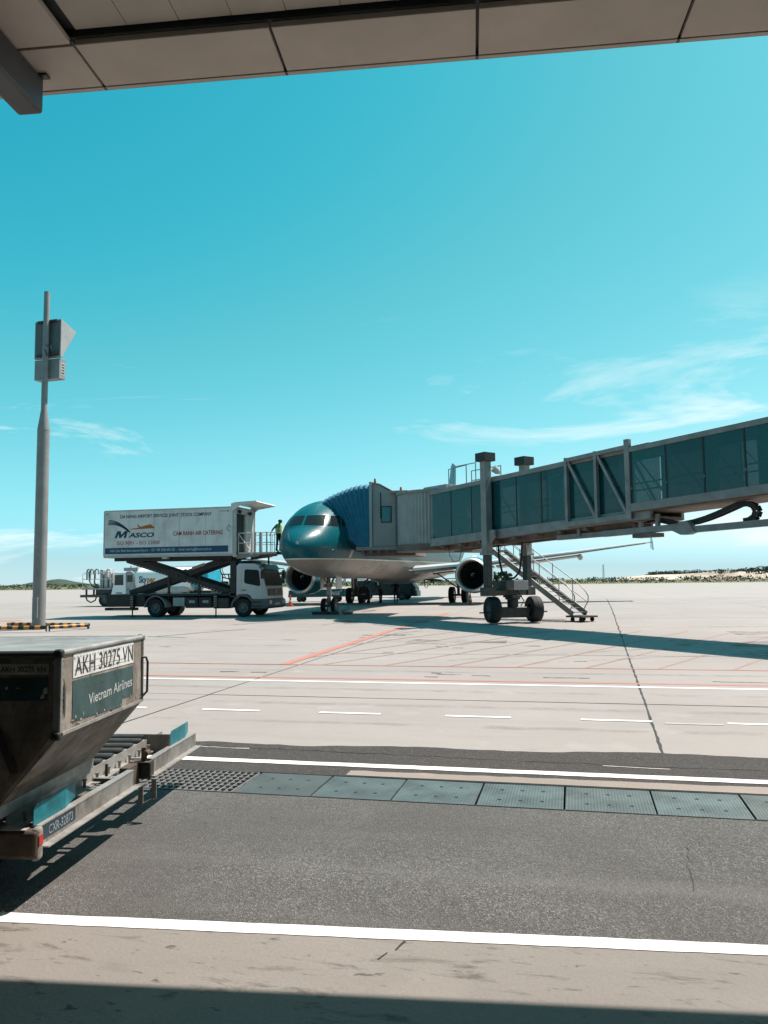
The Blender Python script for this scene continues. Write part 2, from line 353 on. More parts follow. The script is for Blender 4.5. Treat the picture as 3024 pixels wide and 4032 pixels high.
# tar in the wide joint, thin joint cracks, spalls
ribbon([(SX[7]+SHX(9.9), 9.9), (SX[7]+SHX(26), 26)], .034, .004, .003, .2, .5).build('tar_seam', tarm, apron)
ribbon([(SX[7]+SHX(26), 26), (SX[7]+SHX(60), 60)], .05, .004, .02, .6, .6).build('tar_seam', sealm, apron)
ribbon([(-7, 20.65), (8, 20.66)], .032, .004, .005, .3, .5).build('tar_seam', tarm, apron)
ribbon([(SX[6]+SHX(10.1), 10.1), (SX[6]+SHX(27), 27)], .026, .004, .005, .3, .5).build('tar_seam', sealm, apron)
ribbon([(-9, 13.5), (5, 13.52)], .014, .004, .004, .3, .5).build('tar_seam', sealm, apron)
for (x, y, l, w_) in ((-6.3, 26.4, 1.5, .09), (-5.7, 26.7, .7, .05), (-6.6, 25.4, .6, .05), (-1.2, 23.0, .5, .1), (-7.5, 16.6, .45, .06), (-6.8, 16.6, .35, .05), (-.2, 16.45, .9, .05), (-2.6, 16.7, .5, .04), (-1.9, 16.6, .4, .035),
                      (3.0, 16.25, 1.0, .05), (-2.9, 16.9, .22, .08), (-2.9, 16.3, .3, .05), (-4.9, 21.0, .3, .05), (.1, 19.3, .3, .04), (2.5, 22.3, .5, .05), (-3.7, 22.6, .35, .07), (-3.2, 22.3, .3, .05), (4, 21.2, .6, .05), (-9, 24.5, .5, .05), (-12, 22, .4, .05)):
    ribbon([(x-l/2, y), (x+l/2, y+random.uniform(-.05, .05))], w_, .0045, .012, .08, .8).build('oil_stain', tarm, apron)
# paint on the apron
def mark(pts, w_, m, label, dz=.006, jit=.0, step=.4, wj=.03, nm='road_marking'):
    return struct(ribbon(pts, w_, dz, jit, step, wj).build(nm, m), label)
mark([(-34, 15.83), (14, 15.83)], .13, rmark, 'red apron line running just behind the white service road line', .0055)
mark([(-34, 15.36), (14, 15.36)], .13, wmark, 'continuous white service road edge line beside the red line')
mark([(-34, 18.03), (14, 18.03)], .085, rmark, 'thin red base line of the hatched apron area', .0075)
mark([(-6.75, 18.0), (-6.45, 30.5), (-6.2, 40)], .24, rmark, 'broad red line running away towards the aircraft', .0075)
hd = Vector((1.22, 2.55)).normalized()
for k in range(-7, 9):
    x = -1.32+1.5*k; a = Vector((x, 18.07)); Ln = 11.5
    if x < -6.6:
        t_ = (-6.6-x)/hd.x; a = a+hd*t_; Ln -= t_
        if Ln < 2 or a.y > 33: continue
    ribbon([a, a+hd*(Ln if k < 3 else 4.5)], .075, .0055, .004, .4, .12).build('hatch_line', pmark, apron)
for i in range(-9, 7):
    x = .04+1.98*i
    o = struct(ribbon([(x, 12.04), (x+.98, 12.04)], .10, .006, 0, .2, .06).build('road_marking', wmark), 'short white dash of the broken service road line'); o['group'] = 'white dashes of the broken service road line'
struct(ribbon([(1.18, 11.93), (1.95, 11.93)], .09, .006, 0, .2, .1).build('road_marking', paintmark('ghost_paint', (.37, .33, .30), .5)), 'ghost of an old faded dash beside the tar joint')
for a, b in (((-14.2, 31.2), (-12.2, 35.0)), ((-13.9, 31.2), (-11.9, 35.0)),):
    mark([a, b], .06, ymark, 'worn thin stand lead-in line in front of the nose wheels')
mark([(-14.3, 25.6), (-12.4, 29.0)], .10, paintmark('grey_mark', (.15, .15, .155), .6), 'grey leg of a worn painted arrow on the concrete', .006)
mark([(-14.6, 25.5), (-13.0, 25.2)], .12, MATS['grey_mark'], 'grey foot of a worn painted arrow on the concrete', .0065)
mark([(-30, 33.4), (-26.5, 34.0)], .8, rmark, 'red painted patch by the foot of the mast')

# dark asphalt strip with its ragged edge
random.seed(21)
mb = MB(); n = 150; top = []
for i in range(n+1):
    x = -13+24*i/n; top.append((x, 9.72+.047*(x+4.9)+random.uniform(-.025, .025)+.05*math.sin(x*2.3)))
for x, y in top: mb.v += [(x, 8.42, gz(8.42)+.003), (x, y, gz(y)+.005)]
for i in range(n): mb.f.append((2*i, 2*i+2, 2*i+3, 2*i+1))
strip = struct(mb.build('asphalt_strip', asph2), 'dark asphalt strip with ragged far edge behind the drain covers')
ribbon([(-13, 8.84), (-4.6, 8.86), (1.84, 8.89), (11, 8.92)], .155, .009, .004, .15, .08).build('white_line', wmark, strip)
ribbon([(-6, 9.55), (-3.5, 9.5), (-1.5, 9.42), (.5, 9.35), (3, 9.4), (8, 9.5)], .014, .009, .03, .12, .8).build('crack', tarm, strip)
ribbon([(.25, 9.30), (.95, 9.26)], .02, .0095, .004, .1, .5).build('crack_filler', wmark2, strip)
ribbon([(-4.9, 9.5), (-4.3, 9.45), (-4.0, 9.47)], .02, .0095, .01, .08, .7).build('crack_filler', wmark2, strip)
mb = MB(); top = []
for i in range(81):
    x = -2.45+13*i/80; top.append((x, 8.63+.012*(x+2.4)+random.uniform(-.02, .02)))
for x, y in top: mb.v += [(x, 8.43, gz(8.43)+.0085), (x, y, gz(y)+.0085)]
for i in range(80): mb.f.append((2*i, 2*i+2, 2*i+3, 2*i+1))
mb.build('bare_concrete_edge', stripm, strip)

# drain: trough, cover plates, grating
zt = gz(7.6)
drain = thing('drainage_channel', 'steel covered drainage channel crossing the asphalt, open grating beside the dolly', 'drain', (0, 0, 0))
tr = MB(); tr.box(-13, 11, 7.48, 7.6, zt-.5, zt-.004); tr.box(-13, 11, 8.40, 8.52, zt-.5, gz(8.42)-.004); tr.box(-13, 11, 7.5, 8.5, zt-.55, zt-.45)
tr.build('trough', stripm, drain)
platem = mat('chequer_plate_steel', (.125, .155, .15), .5, .45, var=.35, scale=2.2, col2=(.075, .09, .088)); t, p = nodes(platem)
s = N(t, 'ShaderNodeTexCoord').outputs['Object']
mp = N(t, 'ShaderNodeMapping'); mp.inputs['Scale'].default_value = (22, 22, 22); t.links.new(s, mp.inputs[0])
wv = N(t, 'ShaderNodeTexWave', wave_type='BANDS', bands_direction='X'); wv.inputs['Scale'].default_value = .5; t.links.new(mp.outputs[0], wv.inputs[0])
wv2 = N(t, 'ShaderNodeTexWave', wave_type='BANDS', bands_direction='Y'); wv2.inputs['Scale'].default_value = .5; t.links.new(mp.outputs[0], wv2.inputs[0])
mu = N(t, 'ShaderNodeMath', operation='MULTIPLY'); t.links.new(wv.outputs['Fac'], mu.inputs[0]); t.links.new(wv2.outputs['Fac'], mu.inputs[1])
bn = N(t, 'ShaderNodeBump'); bn.inputs['Strength'].default_value = .4; bn.inputs['Distance'].default_value = .006; t.links.new(mu.outputs[0], bn.inputs['Height']); t.links.new(bn.outputs[0], p.inputs['Normal'])
oi = N(t, 'ShaderNodeObjectInfo'); old = p.inputs['Base Color'].links[0].from_socket
c = mixc(t, rng(t, oi.outputs['Random'], .35, 1, 0, .55), old, (.088, .082, .074))
c = mixc(t, rng(t, noise(t, s, 3.5, 5, .6, None, .6), .56, .74, 0, .65), c, (.062, .052, .047)); t.links.new(c, p.inputs['Base Color'])
pm = MB(); pm.box(-.396, .396, -.385, .385, -.02, 0); pme = pm.mesh('cover_plate')
hm = MB()
for dx in (-.2, 0, .2):
    for dy in (-.17, .17): hm.cyl((dx, dy, .0005), (dx, dy, .002), .02, n=8)
hme = hm.mesh('lifting_holes'); ang = math.atan(.0145)
for k in range(15):
    x = -3.39+.405+.81*k
    o = put('cover_plate', pme, platem, drain, (x+random.uniform(-.003, .003), 8.0, gz(8.0)+.004+random.uniform(-.003, .003)), (ang, random.uniform(-.004, .004), random.uniform(-.006, .006)))
    h_ = put('lifting_holes', hme, blackp, o); h_['kind'] = 'stuff'
gm = MB(); gm.box(-.004, .004, -.385, .385, -.05, 0); gme = gm.mesh('grating_bar')
gm = MB(); gm.box(-1.0, 1.0, -.004, .004, -.045, .002); gme2 = gm.mesh('cross_bar')
gsteel = mat('grating_steel', (.34, .335, .325), .5, .3, var=.35, scale=9)
for q in range(3):
    gx = -4.42-2.03*q
    for i in range(28): put('grating_bar', gme, gsteel, drain, (gx-1+i*2/27., 8.0, gz(8.0)+.003), (ang, 0, 0))
    for i in range(8): y = 7.615+.77*i/7; put('cross_bar', gme2, gsteel, drain, (gx, y, gz(y)+.003))
mb = MB(); mb.box(-13, 11, 7.592, 7.606, zt-.04, zt+.006); mb.box(-13, 11, 8.394, 8.408, zt-.04, gz(8.4)+.006); mb.build('edge_angle', dsteel, drain)

# near road, white kerbside line, concrete strip in front of the terminal (turned 6 degrees)
BA = math.atan2(.506, 4.65)
bu, bv = Vector((math.cos(BA), math.sin(BA))), Vector((-math.sin(BA), math.cos(BA)))
def bp(a, b, z): q = Vector((-1.3, 4.83))+bu*a+bv*b; return (q.x, q.y, z)
zr = gz(0)
mb = MB(); a, b = bp(-14, .01, zr), bp(14, .01, zr); mb.add([a, b, (12, 7.59, zr), (-16, 7.59, zr)], [(0, 1, 2, 3)])
road = struct(mb.build('road', asph), 'coarse grey asphalt road in front of the terminal')
mb = MB(); mb.add([bp(-14, -7, zr), bp(14, -7, zr), bp(14, -.11, zr), bp(-14, -.11, zr)], [(0, 1, 2, 3)])
pave = struct(mb.build('pavement', forem), 'grey concrete strip along the terminal front')
mb = MB()
random.seed(5); n = 160
for i in range(n+1):
    a = -14+28*i/n; mb.v += [bp(a, -.122+random.uniform(-.004, .004), zr+.004), bp(a, .012+random.uniform(-.006, .006), zr+.004)]
for i in range(n): mb.f.append((2*i, 2*i+2, 2*i+3, 2*i+1))
struct(mb.build('road_marking', wmark), 'white line between the asphalt road and the concrete strip')
def flatrib(pts, w_, z, jit, m, name, parent):
    mb = ribbon(pts, w_, 0, jit, .05, .7)
    mb.v = [(x, y, z) for x, y, _ in mb.v]; return mb.build(name, m, parent)
spot = mat('dark_grime', (.15, .132, .118), .85, var=.4, scale=30)
flatrib([(-1.02, 4.72), (-1.05, 4.60)], .012, zr+.004, .002, tarm, 'crack', pave)
flatrib([(-1.09, 4.56), (-1.12, 4.47)], .008, zr+.004, .002, tarm, 'crack', pave)
flatrib([(.80, 6.75), (.74, 6.3), (.745, 6.1), (.72, 5.85)], .006, zr+.004, .008, tarm, 'crack', road)

t, p = nodes(forem); sr = p.inputs['Base Color'].links[0].from_socket; so_ = N(t, 'ShaderNodeTexCoord').outputs['Object']
c = mixc(t, rng(t, noise(t, so_, 3.2, 6, .7, (.7, 2.2, 1), .6), .555, .66, 0, .8), sr, (.075, .064, .055))
c = mixc(t, rng(t, noise(t, so_, 11, 4, .6, (.6, 1.4, 1), .5), .64, .70, 0, .85), c, (.05, .042, .036)); t.links.new(c, p.inputs['Base Color'])
t, p = nodes(asph); sr = p.inputs['Base Color'].links[0].from_socket; so_ = N(t, 'ShaderNodeTexCoord').outputs['Object']
c = mixc(t, rng(t, noise(t, so_, .55, 3, .5), .38, .62, 0, .6), sr, (.068, .063, .058)); c = mixc(t, rng(t, noise(t, so_, 7, 4, .7, None, .6), .64, .72, 0, .6), c, (.03, .026, .024)); c = mixc(t, rng(t, noise(t, so_, 1.0, 4, .6, (.12, 1.6, 1), .3), .52, .66, 0, .35), c, (.15, .145, .138)); t.links.new(c, p.inputs['Base Color'])
# rubber marks left by wheels, thin film with broken edges
tym = mat('rubber_film', (.07, .06, .053), .8, var=0); t, p = nodes(tym); so_ = N(t, 'ShaderNodeTexCoord').outputs['Object']
t.links.new(rng(t, noise(t, so_, 1.2, 7, .75), .42, .74, 0, .26), p.inputs['Alpha'])
random.seed(3)
for (pts, w_) in (([(-20, 14.35), (12, 14.5)], .22), ([(-20, 12.75), (12, 12.9)], .22), ([(-20, 11.2), (12, 11.35)], .2), ([(-10, 17.0), (12, 17.2)], .2), ([(-3, 19.2), (2, 22.5), (8, 23.5), (14, 23.8)], .25), ([(-1, 18.9), (4, 21.3), (14, 22.2)], .25),
                  ([(5, 26), (8, 26.3), (14, 26.2)], .5), ([(4, 30.5), (14, 30.9)], .6), ([(-10, 31), (-9.2, 40)], .3), ([(-16, 30), (-11, 31.5), (-2, 31.0)], .2), ([(-25, 24), (-10, 24.5), (0, 23.9)], .22), ([(-24, 22), (-8, 22.6)], .22)):
    ribbon(pts, w_, .0082, .02, .4, .3).build('tyre_mark', tym, apron)
oilm = mat('oil_film', (.05, .036, .028), .6, var=0); t, p = nodes(oilm); so_ = N(t, 'ShaderNodeTexCoord').outputs['Object']
t.links.new(rng(t, noise(t, so_, .9, 7, .75, (.5, 1.6, 1), .7), .46, .66, 0, .7), p.inputs['Alpha'])
for (x, y, l_, w_) in ((6.6, 27.6, 3.4, 1.4), (5.6, 21.4, 3.0, 1.2), (4.2, 24.2, 3, 1.5), (-8, 33, 4, 2), (-13, 42, 5, 3), (-3.5, 24, 3, 1.2), (-2.4, 34.5, 4, 1.5)):
    ribbon([(x-l_/2, y), (x+l_/2, y+.1)], w_, .0085, .1, .25, .5).build('oil_film', oilm, apron)
# ---------------------------------------------------------------- terminal canopy
soff = mat('soffit_panel_grey', (.56, .475, .415), .6, var=.16, scale=1.2, rvar=.15)
soff2 = mat('soffit_plank_grey', (.50, .435, .37), .65, var=.2, scale=1.5)
soffd = mat('canopy_beam_grey', (0.072, 0.072, 0.0756), .5, var=.3, scale=2)
can = thing('terminal_canopy', 'grey panelled terminal canopy overhead with dark open joints', 'canopy', (-1.3, 5.97, 0), math.radians(7))
ZC = 5.8
J = [-2.415+1.55*k for k in range(-14, 16)]; JI = 14
for i in range(len(J)-1):
    a0, a1 = J[i]+.012, J[i+1]-.012
    MB().box(a0, a1, -.58 if i != JI-1 else -.57, -.066, ZC, ZC+.05).build('soffit_panel', soff, can, bevel=.006)
    tr = MB(); tr.prism([(-.052, ZC), (-.012, ZC), (0, ZC+.012), (0, ZC+.3), (-.052, ZC+.3)], a0, a1, 'yz'); tr.build('edge_trim', soff, can)
MB().box(J[0], J[-1], -.60, -.008, ZC+.051, ZC+.12).build('backing', soffd, can); MB().box(J[0], J[-1], -.05, -.004, ZC+.004, ZC+.051).build('backing_lip', soffd, can)
for k in range(5):
    b1 = -.595-k*1.55; b0 = b1-1.53
    MB().box(J[JI-1]+.012, J[JI]-.016, b0, b1, ZC, ZC+.05).build('soffit_panel', soff, can, bevel=.006)
    MB().box(J[JI-2]+.012, J[JI-1]-.012, b0, b1, ZC, ZC+.05).build('soffit_panel', soff, can, bevel=.006)
a = J[JI]+.05
while a < 9.5:
    MB().box(a+.003, a+.407, -7.5, -.645, ZC+.075+random.uniform(0, .003), ZC+.11).build('soffit_plank', soff2, can); a += .41
MB().box(J[0], J[-1], -7.6, -.002, ZC+.12, ZC+.32).build('roof_slab', soffd, can)
bm_ = MB(); bm_.box(-3.07, -2.85, -7.5, -.22, 5.49, 5.80-.003); bm_.build('beam', soffd, can, bevel=.03, seg=3)
MB().box(-3.05, -2.79, -.30, -.24, ZC-.022, ZC-.004).build('bracket', blackp, can)
MB().box(J[0], J[JI-2]-.01, -7.5, -.6, ZC+.06, ZC+.11).build('outer_soffit', soff2, can); MB().box(9.6, J[-1], -7.5, -.6, ZC+.06, ZC+.11).build('outer_soffit', soff2, can)
tbld = thing('terminal_building', 'dark glazed terminal front standing behind the canopy', 'building', (-1.3, 5.97, 0), math.radians(7))
fgl = mat('facade_glass', (.08, .085, .085), .15, var=.2, scale=.5); MB().box(-60, 60, -9, -7.62, -.5, 14).build('facade', fgl, tbld)
for k in range(-24, 25): MB().box(2.5*k-.05, 2.5*k+.05, -7.61, -7.5, -.45, 13.9).build('mullion', soffd, tbld)
MB().box(-60.5, 60.5, -10, -6.6, 14, 14.6).build('roof_edge', soffd, tbld)

# ---------------------------------------------------------------- mast with docking display, striped barrier
mz = gz(28.77)
mastm = mat('mast_grey', (0.2376, 0.234, 0.2304), .5, var=.22, scale=2.2, rvar=.2)
mast = thing('display_mast', 'tall grey steel mast with stepped neck carrying a boxed display', 'mast', (-21.44, 28.77, mz))
pl = MB(); pl.lathe([(0, .262), (8.25/14.24, .247), (8.25/14.24, .252), (8.28/14.24, .252), (9.12/14.24, .128), (1, .120)], (0, 0, 0), (0, 0, 14.24), 28, True)
pl.build('pole', mastm, mast, smooth=30)
dr = MB(); dr.box(-.12, .12, -.285, -.2, .45, 1.25); dr.build('access_door', mastm, mast, bevel=.01)
MB().box(-.135, .135, -.30, -.24, 1.25, 1.28).build('door_hood', offwhite, mast)
bf = MB(); bf.cyl((0, 0, 0), (0, 0, .03), .4, n=20); bf.build('base_flange', mastm, mast)
for k in range(6):
    th = k*1.047; MB().cyl((.34*math.cos(th), .34*math.sin(th), .03), (.34*math.cos(th), .34*math.sin(th), .08), .025, n=8).build('anchor_bolt', steel, mast)
dz_ = math.radians(-8)
disp = MB(); disp.add([(-.72, .16, 11.42), (.63, .16, 11.42), (.63, .16, 13.05), (-.72, .16, 13.05), (-.72, .26, 11.40), (.63, .26, 11.40), (.63, 1.12, 12.75), (-.72, 1.12, 12.75)],
                      [(0, 1, 2, 3), (1, 5, 6, 2), (4, 7, 6, 5), (0, 3, 7, 4), (3, 2, 6, 7), (0, 4, 5, 1)])
rotz = lambda o: setattr(o, 'rotation_euler', (0, 0, math.radians(-4)))
db = disp.build('display_case', lgrey, mast, bevel=.015); rotz(db)
MB().box(-.67, .58, .148, .158, 11.47, 13.0).build('rear_cover', mat('display_rear', (0.1152, 0.1188, 0.1224), .5, var=.3), db)
lb = MB().box(-.70, .58, .17, .55, 10.5, 11.36).build('control_box', grey, mast, bevel=.012); rotz(lb)
for i in range(4):
    for j in range(3): MB().box(.584, .592, .30+.06*j, .34+.06*j, 10.72+.12*i, 10.78+.12*i).build('vent_slot', blackp, lb)
MB().box(.579, .586, .26, .50, 10.66, 11.2).build('vent_panel', offwhite, lb)
for z in (11.52, 12.98):
    o = MB().box(-.5, .5, .03, .17, z-.04, z+.04).build('clamp', dsteel, mast); rotz(o)
MB().tube([V(.1, -.1, 11.9), V(.35, -.15, 11.8), V(.4, -.1, 11.55), V(.15, -.1, 11.45), V(.05, -.13, 11.7)], .018).build('cable', black, mast, smooth=60)

def barrier(p, q, label, r=.075, n=14):
    p, q = Vector(p), Vector(q); o = thing('barrier_rail', label, 'barrier', p, 0, 'striped rails around the mast foot'); d = (q-p)/n
    for k in range(n):
        MB().cyl(d*k, d*(k+1), r, n=12).build('amber_band' if k % 2 else 'black_band', amber if k % 2 else blackp, o, smooth=40)
    for e_ in (V(0, 0, 0), q-p):
        MB().cyl(e_+V(0, 0, -.075), e_+V(0, 0, -.16), .03, n=8).build('foot', dsteel, o)
    return o
zb = mz+.16
barrier((-19.25, 28.9, zb), (-19.9, 27.35, zb), 'short end rail in black and amber bands right of the mast', n=9)
barrier((-20.0, 27.3, zb), (-24.2, 26.3, zb-.01), 'front black and amber banded rail running left past the mast', n=20)
barrier((-19.3, 29.05, zb), (-23.6, 28.05+1.6, zb), 'rear black and amber banded rail behind the mast foot', n=20)

# ---------------------------------------------------------------- cargo container
aluside = mat('container_side_sheet', (.33, .285, .245), .5, .35, var=.5, scale=3.5, col2=(.13, .105, .085), lo=.38, hi=.72, bump=.2, bscale=9, rvar=.25)
alutop = mat('container_roof_sheet', (0.288, 0.2952, 0.288), .5, .35, var=.35, scale=2.2, col2=(0.18, 0.1836, 0.18), bump=.25, bscale=4, rvar=.2)
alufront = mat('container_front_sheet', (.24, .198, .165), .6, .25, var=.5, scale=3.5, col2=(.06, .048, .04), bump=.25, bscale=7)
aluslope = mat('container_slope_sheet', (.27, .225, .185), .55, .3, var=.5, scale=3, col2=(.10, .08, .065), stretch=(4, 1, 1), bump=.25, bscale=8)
plac = mat('white_placard', (0.5616, 0.5616, 0.5472), .5, var=.35, scale=7, col2=(0.324, 0.3168, 0.3024), lo=.55, hi=.75)
placd = mat('grimy_placard', (.42, .365, .31), .6, var=.5, scale=8)
gpan = mat('dark_green_panel', (0.01296, 0.04464, 0.04464), .5, var=.5, scale=4, col2=(0.0324, 0.0684, 0.0684))
gpan2 = mat('blackish_green_panel', (.012, .05, .05), .55, var=.5, scale=5)
ink = mat('black_print', (0.0252, 0.02376, 0.0216), .6, var=.5, scale=25, col2=(0.1152, 0.108, 0.1008), lo=.5, hi=.8)
wprint = mat('white_print', (0.3744, 0.396, 0.3888), .6, var=.6, scale=22, col2=(0.0864, 0.1368, 0.1368), lo=.5, hi=.72)
def grime(m, dark, k=.75):
    t, p = nodes(m); sr = p.inputs['Base Color'].links[0].from_socket; so_ = N(t, 'ShaderNodeTexCoord').outputs['Object']
    c = mixc(t, rng(t, noise(t, so_, 5, 8, .75, (1, 1, .45), .8), .50, .64, 0, k), sr, dark)
    c = mixc(t, rng(t, noise(t, so_, 26, 5, .75, (1, 1, 2.5), .3), .60, .70, 0, k), c, tuple(x*.6 for x in dark))
    c = mixc(t, rng(t, noise(t, so_, 9, 6, .8, (.3, .3, 6)), .64, .70, 0, .5), c, (.42, .40, .37)); t.links.new(c, p.inputs['Base Color'])
    d = N(t, 'ShaderNodeBump'); d.inputs['Strength'].default_value = .8; d.inputs['Distance'].default_value = .03; t.links.new(noise(t, so_, 3.2, 3, .5), d.inputs['Height'])
    if p.inputs['Normal'].links: t.links.new(p.inputs['Normal'].links[0].from_socket, d.inputs['Normal'])
    t.links.new(d.outputs[0], p.inputs['Normal'])
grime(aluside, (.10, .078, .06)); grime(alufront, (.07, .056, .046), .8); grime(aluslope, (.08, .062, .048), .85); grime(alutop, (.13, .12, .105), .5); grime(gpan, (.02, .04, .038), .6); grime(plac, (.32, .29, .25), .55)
box_ = thing('cargo_container', 'dented aluminium air cargo container with sloped underside resting on the dolly', 'container', (-3.25, 4.6, .143), .18)
L = 1.50
sh = MB(); sh.prism([(-2.0, .045), (-.44, .045), (-.006, .545), (-.006, 1.07), (-2.434, 1.07), (-2.434, .545)], .008, L-.008, 'xz')
sh.build('shell', aluside, box_)
MB().box(-2.43, -.008, .012, L-.012, 1.0705, 1.076).build('roof_sheet', alutop, box_)
fr = MB(); fr.prism([(-2.0, .047), (-.445, .047), (-.045, .55), (-.045, 1.04), (-2.39, 1.04), (-2.39, .55)], -.001, .007, 'xz'); fr.build('front_sheet', alufront, box_)
sl = MB(); sl.add([(-.44, .01, .04), (-.44, L-.01, .04), (0, L-.01, .545), (0, .01, .545)], [(0, 1, 2, 3)]); sl.build('sloped_sheet', aluslope, box_)
for (x0, x1, z0, z1) in ((-.052, .004, .545, 1.04), (-2.44, -2.385, .545, 1.04)):
    MB().box(x0, x1, -.008, .03, z0, z1).build('corner_post', alu if x1 > 0 else dsteel, box_, bevel=.012)
MB().box(-.04, .006, L-.03, L+.006, .545, 1.04).build('corner_post', alu, box_, bevel=.01)
def railt(p, q, r, m=alu): return MB().cyl(p, q, r, n=12).build('roof_rail', m, box_, smooth=40)
railt((-.012, .02, 1.064), (-.012, L-.02, 1.064), .021); railt((-.03, L-.01, 1.064), (-2.4, L-.01, 1.064), .018)
railt((-.04, .004, 1.060), (-2.4, .004, 1.060), .024, dsteel)
for (x, y, z) in ((-.015, .004, 1.062), (-.012, L-.008, 1.062), (-.02, .0, .535)):
    b = MB(); b.box(x-.038, x+.026, y-.026, y+.03, z-.028, z+.03); b.build('corner_block', blackp if y < .5 else alu, box_, bevel=.02, seg=3)
MB().bar((.003, .02, .548), (.003, L-.01, .548), .012, .02).build('lower_rail', alu, box_)
# rivets: too small to tell apart singly
rv = MB()
def rivet(x, y, z, n):
    n = Vector(n); a = n.orthogonal().normalized()*.0055; b = n.cross(a).normalized()*.0055; p = Vector((x, y, z))
    rv.add([p+a, p+b, p-a, p-b, p+n*.004], [(0, 1, 4), (1, 2, 4), (2, 3, 4), (3, 0, 4)])
for i in range(30): y = .05+1.4*i/29; rivet(.001, y, .58, (1, 0, 0)); rivet(.0005, y, 1.022, (1, 0, 0)); rivet(-.045, y, 1.077, (0, 0, 1))
for i in range(12): z = .57+.45*i/11; rivet(.005, .02, z, (1, 0, 0)); rivet(.007, L-.018, z, (1, 0, 0)); rivet(-.065, -.002, z, (0, -1, 0))
for i in range(20): rivet(-.06-.11*i, .04, 1.077, (0, 0, 1)); rivet(-.06-.11*i, L-.05, 1.077, (0, 0, 1))
o = rv.build('rivets', steel, box_); o['kind'] = 'stuff'
def panel(name, pts, m, n, off=.002):
    n = Vector(n); mb = MB(); k = len(pts); P = [Vector(p) for p in pts]
    mb.add([p+n*off for p in P]+[p for p in P], [tuple(range(k))]+[(i, k+i, k+(i+1) % k, (i+1) % k) for i in range(k)]); return mb.build(name, m, box_)
pr_ = panel('number_placard', [(-.004, .18, .884), (-.004, 1.285, .878), (-.004, 1.275, 1.04), (-.004, .18, 1.046)], plac, (1, 0, 0))
text('AKH 30275 VN', ink, pr_, (-.0015, .205, .90), (0, 1, 0), (0, 0, 1), 1.06, .125, bold=.0)
random.seed(9)
for k in range(16):
    y, z = random.uniform(.08, 1.42), random.choice((random.uniform(.56, .62), random.uniform(.6, 1.04))); w_, h = random.uniform(.008, .04), random.uniform(.006, .03)
    panel('torn_patch', [(-.003, y, z), (-.003, y+w_, z+h*.3), (-.003, y+w_*.7, z+h), (-.003, y+w_*.1, z+h*.7)], random.choice((alu, rust, placd)), (1, 0, 0), .0035)
pg = panel('airline_panel', [(-.004, .18, .60), (-.004, 1.05, .567), (-.004, 1.065, .623), (-.004, 1.28, .625), (-.004, 1.283, .853), (-.004, .18, .868)], gpan, (1, 0, 0))
text('Vietnam Airlines', wprint, pg, (-.0015, .43, .672), (0, 1, .035), (0, -.035, 1), .82, .075, bold=.012)
for (y, z, l_) in ((.2, .93, .9), (.25, .975, .6), (.5, .905, .7)):
    r_ = MB(); q = 14
    for i in range(q+1): yy = y+l_*i/q; zz = z+random.uniform(-.004, .004); h = random.uniform(.001, .0035); r_.v += [(-.0008, yy, zz-h), (-.0008, yy, zz+h)]
    for i in range(q): r_.f.append((2*i, 2*i+2, 2*i+3, 2*i+1))
    r_.build('scratch', alu, pr_)
pf = panel('number_placard', [(-.62, -.001, .930), (-.084, -.001, .930), (-.084, -.001, 1.0), (-.62, -.001, 1.0)], placd, (0, -1, 0))
text('AKH 30275 VN', ink, pf, (-.402, -.0035, .948), (1, 0, 0), (0, 0, 1), .30, .036, bold=.015)
panel('green_panel', [(-.80, -.001, .762), (-.085, -.001, .764), (-.085, -.001, .912), (-.80, -.001, .908)], gpan2, (0, -1, 0))
for (x, z, w_, h) in ((-.37, .835, .02, .02), (-.12, .80, .035, .05), (-.135, .775, .03, .03), (-.06, .99, .02, .035), (-.30, .84, .03, .008)):
    panel('torn_patch', [(x, -.003, z), (x+w_, -.003, z+h*.2), (x+w_*.8, -.003, z+h), (x+w_*.2, -.003, z+h*.8)], placd, (0, -1, 0))
panel('handle_slot', [(.0, .035, .90), (.0, .062, .83), (.0, .066, .72), (.0, .06, .64), (.0, .045, .70), (.0, .04, .80)], blackp, (1, 0, 0), .003)
panel('roof_slit', [(-.66, 1.20, 1.076), (-.35, 1.165, 1.076), (-.35, 1.185, 1.076), (-.62, 1.235, 1.076)], blackp, (0, 0, 1), .0015)
MB().tube([V(.0, L-.03, .905), V(.03, L-.015, .90), V(.038, L, .86), V(.036, L, .62), V(.0, L-.03, .575)], .010).build('door_rod', dsteel, box_, smooth=60)
st = MB()
for i in range(9):
    t_ = i/8; x = -.46+.17*t_**.8; z = .66-.36*t_; st.v += [(x-.027, -.006-.02*math.sin(3*t_), z), (x+.027, -.006-.02*math.sin(3*t_), z+.01)]
for i in range(8): st.f.append((2*i, 2*i+1, 2*i+3, 2*i+2))
st.build('strap', black, box_)
MB().box(-2.0, -.43, .0, L, .0, .045).build('base_plate', dsteel, box_, bevel=.006)
bt = MB(); bt.box(-.436, -.405, .0, L, .0, .085); bt.build('base_rail', alu, box_, bevel=.006)

